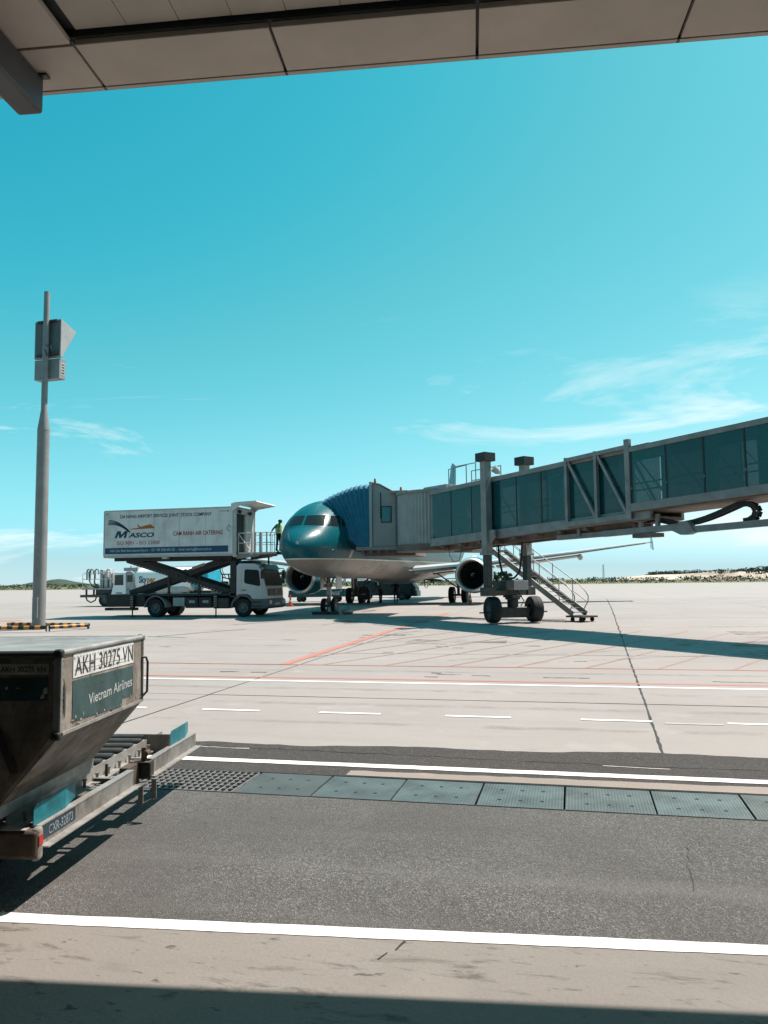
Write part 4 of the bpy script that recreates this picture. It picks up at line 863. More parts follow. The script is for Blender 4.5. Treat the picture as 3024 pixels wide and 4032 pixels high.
MB().tube([V(-4.9, .1, .7), V(-4.8, .1, .45), V(-4.5, .1, .3), V(-4.15, .1, .45), V(-4.05, .1, .7)], .05).build('tow_loop', rust, FT, smooth=60)
for k, x in enumerate((-3.95, -3.6, -3.2)): MB().box(x, x+.26, .3, 1.7, 1.32, 2.62-.1*k).build('filter_unit', (lgrey, offwhite, lgrey)[k], FT, bevel=.04)
for k, (x, r_) in enumerate(((-4.95, .06), (-4.7, .06), (-4.3, .055), (-3.35, .07))):
    MB().tube([V(x, .25, 1.9), V(x, .25, 2.55), V(x+.10, .25, 2.66), V(x+.26, .25, 2.62), V(x+.3, .25, 2.3)], r_, 10).build('hose_arm', (steel, steel, steel, white)[k], FT, smooth=60)
MB().tube([V(-4.75, .2, 2.5), V(-4.72, .2, 1.9), V(-4.55, .2, 1.5), V(-4.2, .2, 1.34), V(-3.95, .2, 1.36)], .055, 10).build('black_hose', black, FT, smooth=60)
MB().tube([V(-4.3, .22, 2.3), V(-4.32, .22, 1.7), V(-4.1, .22, 1.45)], .05, 10).build('black_hose', black, FT, smooth=60)
for (a, b) in ((V(-5.2, .12, 1.95), V(-2.9, .12, 1.95)), (V(-5.2, .12, 2.35), V(-3.0, .12, 2.45))): MB().tube([a, b], .025).build('guard_rail', white, FT, smooth=60)
for x in (-5.2, -4.6, -3.8, -3.0): MB().tube([V(x, .12, 1.3), V(x, .12, 2.3)], .022).build('rail_post', white, FT, smooth=60)
MB().box(-4.2, -3.0, .2, 2.0, .84, 1.2).build('machinery_box', dsteel, FT, bevel=.02)
ms2 = wheel_meshes(.48, .28, .26)
for x in (-3.4, 1.6, 2.75):
    wheel(FT, x, .06, .48, ms2); wheel(FT, x, 2.44, .48, ms2, True)

# ---------------------------------------------------------------- tow tractor and ground power unit behind the trucks
TT = thing('tow_tractor', 'dark green tow tractor with glazed cab behind the catering truck', 'tractor', (-25.8, 56.5, .1))
MB().prism([(-1.2, .35), (-1.2, 1.0), (-.2, 1.15), (1.3, 1.0), (1.45, .9), (1.45, .35)], 0, 1.7, 'xz').build('body', dteal, TT, bevel=.04)
for p_ in ((-1.05, .12), (-1.05, 1.58), (.12, .12), (.12, 1.58)): MB().bar((p_[0]+(.25 if p_[0] > 0 else 0), p_[1], 1.0), (p_[0], p_[1], 2.2), .08, .08).build('cab_pillar', dteal, TT)
MB().box(-1.15, .2, .05, 1.65, 2.2, 2.28).build('cab_roof', dteal, TT, bevel=.03)
MB().add([(.38, .15, 1.1), (.38, 1.55, 1.1), (.14, 1.55, 2.18), (.14, .15, 2.18)], [(0, 1, 2, 3)]).build('windscreen', glasst, TT)
MB().box(-.9, -.4, .4, 1.3, 1.0, 1.7).build('seat', black, TT, bevel=.06)
MB().tube([V(.1, .9, 1.1), V(-.1, .9, 1.45)], .03).build('steering_column', black, TT)
MB().lathe([(0, .05), (1, .04), (1, 0)], (-.8, .8, 2.28), (-.8, .8, 2.42), 10).build('beacon', orange, TT)
ms3 = wheel_meshes(.33, .24, .17)
for x in (-.8, .9): wheel(TT, x, -.04, .33, ms3); wheel(TT, x, 1.74, .33, ms3, True)
GU = thing('power_unit', 'small white ground power cabinet beyond the truck cab', 'generator', (-24.5, 57.5, .1))
MB().prism([(-.6, .4), (-.6, 1.75), (1.0, 1.75), (1.1, .4)], 0, 1.5, 'xz').build('housing', offwhite, GU, bevel=.05)
MB().box(-.45, -.05, -.01, .0, 1.15, 1.6).build('louvre', blackp, GU); MB().box(-.6, 1.1, .1, 1.4, .28, .4).build('chassis', dsteel, GU)
for x in (-.35, .8): wheel(GU, x, .02, .22, wheel_meshes(.22, .16, .11)); wheel(GU, x, 1.48, .22, wheel_meshes(.22, .16, .11), True)
# ---------------------------------------------------------------- aircraft (nose at local origin, tail along +y)
AC = thing('airliner', 'teal twin-engine airliner with pale belly parked nose-in at the jet bridge', 'aircraft', (-12.42, 34.4, .05), math.radians(-1.75))
ST = [(0, 3.2, 3.2, .0, 3.2), (.04, 3.38, 3.03, .18, 3.2), (.12, 3.52, 2.9, .33, 3.21), (.3, 3.71, 2.72, .55, 3.23), (.6, 3.93, 2.52, .80, 3.27), (.9, 4.11, 2.37, .99, 3.32), (1.15, 4.26, 2.27, 1.12, 3.37), (1.45, 4.54, 2.17, 1.25, 3.43), (1.75, 4.82, 2.09, 1.36, 3.49), (2.1, 5.07, 2.02, 1.47, 3.55),
      (2.5, 5.27, 1.96, 1.57, 3.6), (3, 5.47, 1.90, 1.68, 3.66), (4, 5.71, 1.83, 1.83, 3.75), (5, 5.83, 1.80, 1.91, 3.80), (6.5, 5.90, 1.78, 1.975, 3.83), (10, 5.90, 1.77, 1.975, 3.83), (31, 5.90, 1.77, 1.975, 3.83), (33, 5.90, 1.84, 1.96, 3.87), (36, 5.88, 2.3, 1.82, 4.1), (39, 5.82, 3.05, 1.5, 4.4), (42, 5.6, 3.95, .95, 4.75), (44, 5.3, 4.6, .4, 4.95), (44.5, 5.1, 4.85, .12, 4.98)]
def sec(y):
    y = max(0, min(44.5, y))
    for i in range(len(ST)-1):
        if ST[i][0] <= y <= ST[i+1][0]: break
    p0, p1, p2, p3 = ST[max(i-1, 0)], ST[i], ST[i+1], ST[min(i+2, len(ST)-1)]
    h = p2[0]-p1[0]; t = (y-p1[0])/h; out = []
    for k in range(1, 5):
        d = (p2[k]-p1[k])/h
        m1 = d if i == 0 else ((p1[k]-p0[k])/(p1[0]-p0[0])+d)/2; m2 = d if i+2 >= len(ST) else ((p3[k]-p2[k])/(p3[0]-p2[0])+d)/2
        if i == 0: m1 = 3*d
        m1 *= h; m2 *= h
        out.append((2*t**3-3*t*t+1)*p1[k]+(t**3-2*t*t+t)*m1+(-2*t**3+3*t*t)*p2[k]+(t**3-t*t)*m2)
    return out
def skin(y, th, off=0.):
    zt_, zb_, hw, zc = sec(y); c_, s_ = math.cos(th), math.sin(th)
    return V((hw+off)*c_, y, zc+((zt_-zc if s_ >= 0 else zc-zb_)+off)*s_)
ys = [0, .01, .025, .05, .08, .12, .18, .25, .35]+[.35+.1*i for i in range(1, 28)]+[3.3+.3*i for i in range(12)]+[7, 9, 12, 16, 20, 25, 30, 31, 32]+[33+.8*i for i in range(15)]+[44.5]
fb = MB(); NS = 56
for y in ys:
    for k in range(NS): fb.v.append(tuple(skin(y, 2*math.pi*k/NS)))
for i in range(len(ys)-1):
    for k in range(NS): j = (k+1) % NS; fb.f.append((i*NS+k, i*NS+j, (i+1)*NS+j, (i+1)*NS+k))
fb.f.append(tuple((len(ys)-1)*NS+k for k in range(NS)))
liv = mat('airliner_livery', (.004, .15, .18), .34, var=0, coat=.05, spec=.32); t, p = nodes(liv)
s = N(t, 'ShaderNodeTexCoord').outputs['Object']; sp = N(t, 'ShaderNodeSeparateXYZ'); t.links.new(s, sp.inputs[0])
hh = N(t, 'ShaderNodeMath', operation='MULTIPLY_ADD'); hh.inputs[1].default_value = -.012; t.links.new(sp.outputs['Y'], hh.inputs[0]); t.links.new(sp.outputs['Z'], hh.inputs[2])
tl = mixc(t, rng(t, noise(t, s, .8, 4), .35, .7), (.002, .10, .122), (.002, .078, .096))
bl = mixc(t, rng(t, noise(t, s, 1.4, 6, .65, (1, .3, 1)), .4, .75), (.30, .265, .235), (.225, .195, .17))
st1 = N(t, 'ShaderNodeMath', operation='GREATER_THAN'); st1.inputs[1].default_value = 2.70; t.links.new(hh.outputs[0], st1.inputs[0])
st2 = N(t, 'ShaderNodeMath', operation='GREATER_THAN'); st2.inputs[1].default_value = 2.645; t.links.new(hh.outputs[0], st2.inputs[0])
c = mixc(t, st2.outputs[0], bl, (.62, .61, .58)); c = mixc(t, st1.outputs[0], c, tl); t.links.new(c, p.inputs['Base Color'])
pl_ = N(t, 'ShaderNodeTexBrick'); mpb = N(t, 'ShaderNodeMapping'); mpb.inputs['Rotation'].default_value = (0, math.pi/2, 0); mpb.inputs['Scale'].default_value = (.55, .55, .55); t.links.new(s, mpb.inputs[0]); t.links.new(mpb.outputs[0], pl_.inputs[0]); pl_.inputs['Mortar Size'].default_value = .004
bnp = N(t, 'ShaderNodeBump'); bnp.invert = True; bnp.inputs['Strength'].default_value = .6; bnp.inputs['Distance'].default_value = .006; t.links.new(pl_.outputs['Fac'], bnp.inputs['Height']); t.links.new(bnp.outputs[0], p.inputs['Normal'])
fus = fb.build('fuselage', liv, AC, smooth=60)
tpaint = mat('aircraft_teal', (.002, .11, .135), .3, var=.12, scale=2, coat=.5); wpaint = mat('aircraft_white', (0.496, 0.488, 0.472), .35, var=.15, scale=1.2, coat=.2); gpaint = mat('aircraft_grey', (.24, .22, .20), .4, var=.2, scale=1.5, coat=.2)
wind = mat('cockpit_glass', (.012, .018, .019), .1, var=0, spec=.3); wfr = mat('window_frame_metal', (.42, .48, .48), .3, .6, var=.15)
def ysolve(x, z):
    lo, hi = 0., 6.5
    for _ in range(40):
        m = (lo+hi)/2; zt_, zb_, hw, zc = sec(m); r_ = (x/max(hw, 1e-4))**2+((z-zc)/max((zt_-zc) if z > zc else (zc-zb_), 1e-4))**2
        if r_ > 1: lo = m
        else: hi = m
    return hi
def xsolve(y, z):
    zt_, zb_, hw, zc = sec(y); q = 1-((z-zc)/(zt_-zc))**2; return hw*math.sqrt(max(q, 0))
def patch(fn, name, m, par, off, t_=.0):
    b = MB(); b.grid(lambda u, v: fn(u, v, off), 8, 6); return b.build(name, m, par, smooth=60)
def front(sgn, x0, x1, z0, z1):
    def fn(u, v, off):
        x = (x0+(x1[0]*(1-v)+x1[1]*v-x0)*u); z = z0+(z1-z0)*v-.035*u*(1-v)+.02*u*v; y = ysolve(x, z); return V(sgn*(x+off*.5), y-off, z+off*.5)
    return fn
def side(sgn, ya, yb, z0, z1):
    def fn(u, v, off):
        y = (ya[0]*(1-v)+ya[1]*v)*(1-u)+(yb[0]*(1-v)+yb[1]*v)*u; z = (z0[0]*(1-u)+z0[1]*u)*(1-v)+(z1[0]*(1-u)+z1[1]*u)*v
        x = xsolve(y, z); return V(sgn*(x+off), y-off*.3, z+off*.3)
    return fn
for sgn in (-1, 1):
    patch(front(sgn, .0, (1.0, .93), 4.23, 4.84), 'windscreen_frame', tpaint, AC, .006); patch(front(sgn, .045, (.94, .86), 4.29, 4.79), 'windscreen', wind, AC, .014)
    y0b, y0t = ysolve(1.0, 4.23)+.09, ysolve(.95, 4.8)+.09
    patch(side(sgn, (y0b-.05, y0t-.05), (y0b+1.75, y0t+1.25), (4.21, 4.26), (4.84, 4.87)), 'side_window_frame', tpaint, AC, .004)
    patch(side(sgn, (y0b+.02, y0t+.02), (y0b+.86, y0t+.60), (4.26, 4.27), (4.80, 4.82)), 'side_window', wind, AC, .012)
    patch(side(sgn, (y0b+.94, y0t+.70), (y0b+1.65, y0t+1.12), (4.28, 4.34), (4.82, 4.80)), 'side_window', wind, AC, .012)
cwm = MB(); cwm.grid(lambda u, v: skin(20, math.asin(max(-1, min(1, .26+.155*v))), .004)+V(0, -20-.12+.24*u, 0), 2, 4); cwme = cwm.mesh('cabin_window')
cwf = MB(); cwf.grid(lambda u, v: skin(20, math.asin(.235+.205*v), .002)+V(0, -20-.16+.32*u, 0), 2, 4); cwfe = cwf.mesh('window_surround')
for k in range(46):
    y = 8.2+.533*k
    for sgn in (1, -1):
        o = put('cabin_window', cwme, wind, AC, (0, y, 0)); o.scale.x = sgn
for sgn in (1, -1):   # door outlines
    for dy in (4.55, 5.40):
        b = MB(); b.grid(lambda u, v: skin(dy-.008+.016*u, -.2+.98*v, .004), 1, 12); o = b.build('door_seam', wfr, AC); o.scale.x = sgn
patch(lambda u, v, off: skin(3.5+.28*u, -.52+.22*v, off), 'data_plate', white, AC, .005)
patch(lambda u, v, off: skin(1.0+.35*u, -.12+.012*v, off), 'probe', steel, AC, .03)
for y_ in (.98, 3.15):
    MB().tube([skin(y_, 2*math.pi*k/40, .002) for k in range(41)], .005, 4).build('panel_seam', dteal if y_ > 2 else steel, AC)
for th_ in (.35, .9, 2.2, 2.8):
    MB().tube([skin(.15+.08*k, th_, .003) for k in range(9)], .006, 4).build('diverter_strip', steel, AC)
for y_ in (2.25, 6.3, 7.9, 9.5, 11.1):
    MB().tube([skin(y_, math.pi+math.pi*k/30, .001) for k in range(31)], .006, 4).build('panel_seam', gpaint, AC)
for (y_, a0, l_, w_) in ((3.0, 4.35, .5, .16), (6.9, 4.45, .9, .25), (8.6, 4.9, .7, .3), (2.4, 5.1, .35, .12), (9.6, 5.3, 1.3, .28), (6.6, 5.35, .6, .14)):
    MB().tube([skin(y_+dy_*l_, a0+da*w_, .002) for dy_, da in ((0, 0), (1, 0), (1, .5), (1, 1), (0, 1), (0, .5), (0, 0))], .006, 4).build('access_panel', dsteel, AC)
MB().prism([(7.4, 1.80), (7.5, 1.52), (7.75, 1.52), (7.85, 1.80)], -.012, .012, 'yz').build('blade_antenna', wpaint, AC)
for (y_, a_) in ((1.7, -.25), (2.0, -.32), (2.3, -.12)): MB().tube([skin(y_, a_, 0), skin(y_, a_, .08), skin(y_-.16, a_, .09)], .012, 6).build('pitot_probe', steel, AC); MB().tube([skin(y_, math.pi-a_, 0), skin(y_, math.pi-a_, .08), skin(y_-.16, math.pi-a_, .09)], .012, 6).build('pitot_probe', steel, AC)
# belly fairing
bf_ = MB(); bf_.grid(lambda u, v: V(2.35*math.cos(math.pi*v)*math.sin(math.pi*min(1, max(0, u)))**.35, 14.5+10.5*u, 2.5-1.12*math.sin(math.pi*v)*math.sin(math.pi*u)**.35), 20, 16); bf_.build('belly_fairing', gpaint, AC, smooth=60)
# wings
WS = [(0., 14.9, 23.0, 2.10, .135), (1.9, 16.0, 22.9, 2.28, .13), (6.4, 18.35, 22.95, 2.72, .115), (12, 21.1, 24.35, 3.40, .11), (16.6, 23.35, 25.3, 4.02, .10), (17.05, 23.8, 25.35, 4.10, .08)]
def foil(t):  # closed loop 0..1 -> (chord fraction, thickness fraction)
    a = 2*math.pi*t; x = .5*(1+math.cos(a)); th = 1.25*(.2969*math.sqrt(max(x, 0))-.126*x-.3516*x*x+.2843*x**3-.1015*x**4)*2
    return x, (th*.62 if a < math.pi else -th*.45)
def wing(sgn, S, name, m):
    b = MB(); n = 28
    for (x, le, te, z, tk_) in S:
        for k in range(n): fx_, fz = foil(k/n); b.v.append((sgn*x, le+(te-le)*fx_, z+fz*tk_*(te-le)*1.0))
    for i in range(len(S)-1):
        for k in range(n): j = (k+1) % n; b.f.append((i*n+k, i*n+j, (i+1)*n+j, (i+1)*n+k))
    b.f.append(tuple((len(S)-1)*n+k for k in range(n))); return b.build(name, m, AC, smooth=50)
for sgn in (-1, 1):
    wg = wing(sgn, WS, 'wing', gpaint)
    sl_ = MB()
    for i in range(1, len(WS)-1):
        x, le, te, z, tk_ = WS[i]; c_ = te-le
        sl_.v += [(sgn*x, le-.05, z-.004*c_), (sgn*x, le-.02, z+.035*c_*.6), (sgn*x, le+.10*c_, z+.058*c_*.75+.01), (sgn*x, le+.05*c_, z-.035*c_)]
    for i in range(len(WS)-3):
        for a in range(3): sl_.f.append((4*i+a, 4*i+a+1, 4*i+5+a, 4*i+4+a))
    sl_.build('slat', wpaint, wg, smooth=40)
    MB().prism([(22.9, 3.5), (23.6, 4.12), (25.6, 4.12), (25.75, 3.75)], sgn*17.04, sgn*17.10, 'yz').build('wing_fence', tpaint, wg)
    MB().prism([(23.6, 4.1), (25.3, 4.85), (25.75, 4.85), (25.6, 4.1)], sgn*17.04, sgn*17.10, 'yz').build('wing_fence', tpaint, wg)
    for x, y, z, l_ in ((4.2, 21.6, 2.2, 3.0), (8.3, 21.9, 2.66, 2.6), (12.2, 23.2, 3.14, 2.2)):
        MB().lathe([(0, 0), (.08, .08), (.3, .17), (.6, .19), (.85, .1), (1, .0)], (sgn*x, y-.3, z+.12), (sgn*x, y+l_, z-.12), 14).build('flap_fairing', gpaint, wg, smooth=60)
    fl = MB()
    for (xa, xb, ya, yb, za, zb_) in ((2.0, 6.3, 22.75, 22.85, 2.12, 2.60), (6.5, 12.2, 22.75, 24.15, 2.60, 3.30)):
        fl = MB().add([(sgn*xa, ya-.9, za+.02), (sgn*xb, yb-.7, zb_+.02), (sgn*xb, yb+.35, zb_-.12), (sgn*xa, ya+.45, za-.14), (sgn*xa, ya-.9, za-.07), (sgn*xb, yb-.7, zb_-.06), (sgn*xb, yb+.35, zb_-.15), (sgn*xa, ya+.45, za-.18)], [(0, 1, 2, 3), (7, 6, 5, 4), (0, 4, 5, 1), (1, 5, 6, 2), (2, 6, 7, 3), (3, 7, 4, 0)]); fl.build('flap', gpaint, wg)
    wing(sgn, [(.6, 38.6, 43.0, 5.05, .10), (6.2, 41.6, 43.5, 5.6, .09)], 'tailplane', wpaint)
    # engine
    ex, ey, ez = sgn*5.75, 15.5, 1.93
    en = MB(); en.lathe([(.02, .90), (.0, .93), (-.008, .965), (.0, 1.0), (.025, 1.045), (.06, 1.075)], (ex, ey, ez), (ex, ey+3.9, ez), 40); lip = mat('inlet_lip_metal', (.62, .60, .57), .42, .5, var=.2, scale=3)
    ne = MB(); ne.lathe([(.06, 1.075), (.14, 1.13), (.3, 1.165), (.5, 1.15), (.75, 1.02), (1.0, .83), (1.0, .78), (.8, .8)], (ex, ey, ez), (ex, ey+3.9, ez), 40); no = ne.build('nacelle', tpaint, AC, smooth=40)
    en.build('inlet_lip', lip, no, smooth=50)
    ic = MB(); ic.lathe([(.02, .90), (.06, .875), (.15, .865), (.26, .87)], (ex, ey, ez), (ex, ey+3.9, ez), 40); ic.build('inlet_duct', gpaint, no, smooth=50)
    fanm = mat('fan_dark', (.02, .022, .024), .4, .5, var=.3)
    fd_ = MB(); fd_.lathe([(.262, .87), (.262, 0)], (ex, ey, ez), (ex, ey+3.9, ez), 40); fd_.build('fan_disc', blackp, no)
    bl_ = MB(); bl_.add([(.22, .0, -.03), (.22, .10, .05), (.86, .14, .10), (.86, .0, -.06)], [(0, 1, 2, 3)]); blme = bl_.mesh('fan_blade')
    for k in range(24):
        put('fan_blade', blme, fanm, no, (ex, ey+.86, ez), (0, k*math.pi/12, 0))
    spn = MB(); spn.lathe([(0, 0), (.2, .06), (.6, .16), (1, .23)], (ex, ey+.45, ez), (ex, ey+.9, ez), 20); spo = spn.build('spinner', fanm, no, smooth=50)
    MB().tube([V(ex+.13*math.cos(a)*(1-.09*i), ey+.62-.012*i, ez+.13*math.sin(a)*(1-.09*i)) for i, a in enumerate([.5+.6*j for j in range(9)])], .014, 6).build('spinner_swirl', white, no)
    ex2 = MB(); ex2.lathe([(.8, .55), (1.1, .48), (1.22, .40), (1.3, .2), (1.35, 0)], (ex, ey, ez), (ex, ey+3.9, ez), 24); ex2.build('exhaust_core', dsteel, no, smooth=40)
    MB().prism([(ey+.75, ez+1.08), (ey+1.3, ez+1.28), (ey+3.0, 2.72), (ey+6.2, 2.55), (ey+6.2, 2.2), (ey+3.9, ez+.55), (ey+2.4, ez+1.0)], ex-.17, ex+.17, 'yz').build('pylon', wpaint, AC, bevel=.07, seg=3)
    nc = MB().prism([(ey+.9, ez+.55), (ey+1.7, ez+.75), (ey+1.9, ez+.55)], ex-sgn*1.10, ex-sgn*1.16, 'yz'); nc.build('nacelle_strake', tpaint, no)
    # main gear
    mx = sgn*3.8; my = 22.0
    mg = MB().cyl((mx, my, .58), (mx, my-.05, 2.35), .10, .14, 14).build('main_strut', gpaint, AC, smooth=40)
    MB().cyl((mx, my, .58), (mx, my, 1.1), .07, n=12).build('oleo', steel, mg, smooth=40)
    MB().bar((mx, my, 1.05), (mx-sgn*1.5, my-.3, 2.15), .13, .10).build('side_brace', gpaint, mg)
    MB().bar((mx-sgn*.05, my-.02, 1.75), (mx-sgn*.85, my-.2, 1.72), .06, .06).build('lock_link', gpaint, mg)
    MB().bar((mx, my-.12, .55), (mx, my-.35, .95), .06, .05).build('torque_link', gpaint, mg); MB().bar((mx, my-.35, .95), (mx, my-.1, 1.25), .06, .05).build('torque_link', gpaint, mg)
    MB().cyl((mx-.5, my, .58), (mx+.5, my, .58), .08, n=12).build('axle', steel, mg, smooth=40)
    MB().box(mx+sgn*.20-.02, mx+sgn*.20+.02, my-.45, my+.45, 1.1, 2.3).build('gear_door', wpaint, AC)
    wm = wheel_meshes(.585, .40, .27)
    for dx in (-.46, .46):
        o = put('wheel', wm[0], black, AC, (mx+dx-(.2 if dx < 0 else -.2)+0, my, .585), (0, 0, math.pi/2 if dx > 0 else -math.pi/2)); put('rim', wm[1], gpaint, o)
        o.location.x = mx+dx+(.2 if dx > 0 else -.2)
# nose gear
ny = 5.05
ng = MB().cyl((0, ny, .38), (0, ny-.12, 1.95), .075, .10, 14).build('nose_strut', gpaint, AC, smooth=40)
MB().cyl((0, ny-.03, .85), (0, ny-.09, 1.55), .125, .125, 14).build('strut_collar', wpaint, ng, smooth=40)
MB().bar((0, ny-.08, 1.15), (0, ny+.85, 1.92), .09, .08).build('drag_brace', gpaint, ng)
MB().bar((.05, ny-.05, 1.45), (.35, ny-.05, 1.9), .05, .05).build('brace_arm', gpaint, ng); MB().bar((-.05, ny-.05, 1.45), (-.35, ny-.05, 1.9), .05, .05).build('brace_arm', gpaint, ng)
MB().bar((0, ny-.15, .42), (0, ny-.34, .66), .09, .04).build('torque_link', gpaint, ng); MB().bar((0, ny-.34, .66), (0, ny-.15, .92), .09, .04).build('torque_link', gpaint, ng)
for x in (-.15, .15): MB().lathe([(0, .0), (0, .09), (.6, .09), (1, .05)], (x, ny-.26, 1.42), (x, ny-.10, 1.42), 14).build('taxi_light', steel, ng, smooth=40)
for x in (-.42, .42): MB().box(x-.015, x+.015, ny-.2, ny+.75, 1.25, 1.92).build('nose_gear_door', wpaint, AC)
MB().cyl((-.36, ny, .38), (.36, ny, .38), .06, n=12).build('axle', steel, ng, smooth=40)
wn = wheel_meshes(.385, .23, .20)
for sgn in (-1, 1):
    o = put('wheel', wn[0], black, AC, (sgn*.39, ny, .385), (0, 0, sgn*math.pi/2)); put('rim', wn[1], gpaint, o)
# fin
fn = MB(); n = 24; FS = [(5.6, 35.6, 43.0, .11), (7.0, 37.3, 43.2, .10), (12.6, 41.2, 43.9, .09), (13.0, 41.9, 43.95, .06)]
for (z, le, te, tk_) in FS:
    for k in range(n): fx_, fz = foil(k/n); fn.v.append((fz*tk_*(te-le)*1.1, le+(te-le)*fx_, z))
for i in range(len(FS)-1):
    for k in range(n): j = (k+1) % n; fn.f.append((i*n+k, i*n+j, (i+1)*n+j, (i+1)*n+k))
fn.f.append(tuple((len(FS)-1)*n+k for k in range(n))); fo = fn.build('tail_fin', mat('fin_teal', (.004, .10, .125), .7, var=.15, scale=1, spec=.15), AC, smooth=50)
gold = mat('emblem_orange', (.62, .20, .05), .4, var=.15)
for sgn in (-1, 1):
    for k, (a, l_) in enumerate(((0, 1.9), (.42, 1.7), (-.42, 1.7), (.85, 1.35), (-.85, 1.35))):
        bp2 = MB(); c0 = V(0, 42.0, 8.6); d_ = V(0, math.sin(a), math.cos(a)); pn = V(0, math.cos(a), -math.sin(a))
        P_ = [c0, c0+d_*l_*.45+pn*.26, c0+d_*l_, c0+d_*l_*.45-pn*.26]
        P_ = [V(sgn*.27, q.y, q.z) for q in P_]; bp2.add(P_, [(0, 1, 2, 3)]); bp2.build('emblem_petal', gold, fo)
MB().cyl((0, 6.6, 5.88), (0, 6.6, 6.15), .02, n=6).build('antenna', white, AC)

# chocks, cones, small things on the stand
def chock(x, y, rz, m, label):
    o = thing('wheel_chock', label, 'chock', (x, y, gz(y)), rz, 'chocks around the nose wheels')
    MB().prism([(-.10, 0), (.10, 0), (.03, .15), (-.03, .15)], -.34, .34, 'xz').build('block', m, o, bevel=.01); MB().tube([V(0, -.34, .1), V(0, -.42, .12), V(.03, -.44, .05)], .012).build('rope', orange, o)
chock(-12.6, 38.7, math.pi/2, rust, 'brown chock under the front of the left nose wheel'); chock(-11.9, 38.75, math.pi/2, rust, 'brown chock under the front of the right nose wheel')
c_ = thing('grey_canister', 'grey canister lying on its side right of the nose wheels', 'canister', (-11.15, 38.9, gz(38.9)), .9)
MB().lathe([(0, 0), (0, .10), (.08, .13), (.9, .13), (1, .09), (1, 0)], (-.3, 0, .13), (.3, 0, .13), 16).build('drum', steel, c_, smooth=35); MB().tube([V(-.05, 0, .25), V(-.05, 0, .33), V(.1, 0, .33), V(.1, 0, .25)], .012).build('handle', dsteel, c_)
def cone(x, y, label):
    o = thing('traffic_cone', label, 'cone', (x, y, gz(y)), 0, 'orange cones around the aircraft')
    MB().box(-.2, .2, -.2, .2, 0, .04).build('base', orange, o, bevel=.01); MB().lathe([(0, .15), (.36, .105)], (0, 0, .04), (0, 0, .76), 20).build('lower_body', orange, o, smooth=40)
    MB().lathe([(.36, .107), (.56, .083)], (0, 0, .04), (0, 0, .76), 20).build('reflective_band', white, o, smooth=40); MB().lathe([(.56, .081), (1, .028), (1, 0)], (0, 0, .04), (0, 0, .76), 20).build('upper_body', orange, o, smooth=40)
cone(-17.85, 48.9, 'orange cone on the concrete between truck cab and nose wheels'); cone(-6.45, 50.9, 'orange cone in front of the main wheels beside the jet bridge leg')
# ---------------------------------------------------------------- jet bridge (local x along the tunnel, y away from the camera)
JA = math.radians(-42.45); JP = Vector((-6.0, 34.5, 0))
JB = thing('jet_bridge', 'grey glazed jet bridge with blue bellows docked at the airliner door', 'jet bridge', JP, JA)
JR = Matrix.Rotation(-JA, 3, 'Z')
def WL(x, y, z): return JR @ (Vector((x, y, z))-JP)
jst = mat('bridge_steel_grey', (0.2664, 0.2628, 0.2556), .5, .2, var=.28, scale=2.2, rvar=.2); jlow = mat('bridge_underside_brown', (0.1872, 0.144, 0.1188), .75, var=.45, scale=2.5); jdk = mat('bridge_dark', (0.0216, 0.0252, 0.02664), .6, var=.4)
jgrim = mat('bogie_grimy_grey', (.11, .098, .088), .6, .2, var=.5, scale=4, col2=(.05, .042, .036))
jin = mat('tunnel_inner_grey', (0.144, 0.1512, 0.1512), .7, var=.2)
jgl = mat('tunnel_glass', (.004, .105, .112), .05, var=.25, scale=.6, alpha=.74, spec=.5)
t, p = nodes(jgl); oi = N(t, 'ShaderNodeObjectInfo'); so_ = N(t, 'ShaderNodeTexCoord').outputs['Object']
c = mixc(t, rng(t, oi.outputs['Random'], 0, 1), (.002, .055, .06), (.008, .14, .145)); c = mixc(t, rng(t, noise(t, so_, 1.2, 7, .7, (3, 3, .4)), .5, .8, 0, .5), c, (.05, .13, .13)); t.links.new(c, p.inputs['Base Color'])
t.links.new(rng(t, oi.outputs['Random'], 0, 1, .84, .50), p.inputs['Alpha'])
zb_i = lambda s_: 3.49+.036*s_
zt_i = lambda s_: 5.43+.036*s_
zb_o = lambda s_: 3.73+.033*s_
zt_o = lambda s_: 5.43+.033*s_
def slopebox(s0, s1, y0, y1, zf, a, b):
    m_ = MB(); m_.add([(s0, y0, zf(s0)+a), (s1, y0, zf(s1)+a), (s1, y1, zf(s1)+a), (s0, y1, zf(s0)+a), (s0, y0, zf(s0)+b), (s1, y0, zf(s1)+b), (s1, y1, zf(s1)+b), (s0, y1, zf(s0)+b)], [(0, 3, 2, 1), (4, 5, 6, 7), (0, 1, 5, 4), (1, 2, 6, 5), (2, 3, 7, 6), (3, 0, 4, 7)]); return m_
WI, WO, SE = 1.75, 2.1, 26.0
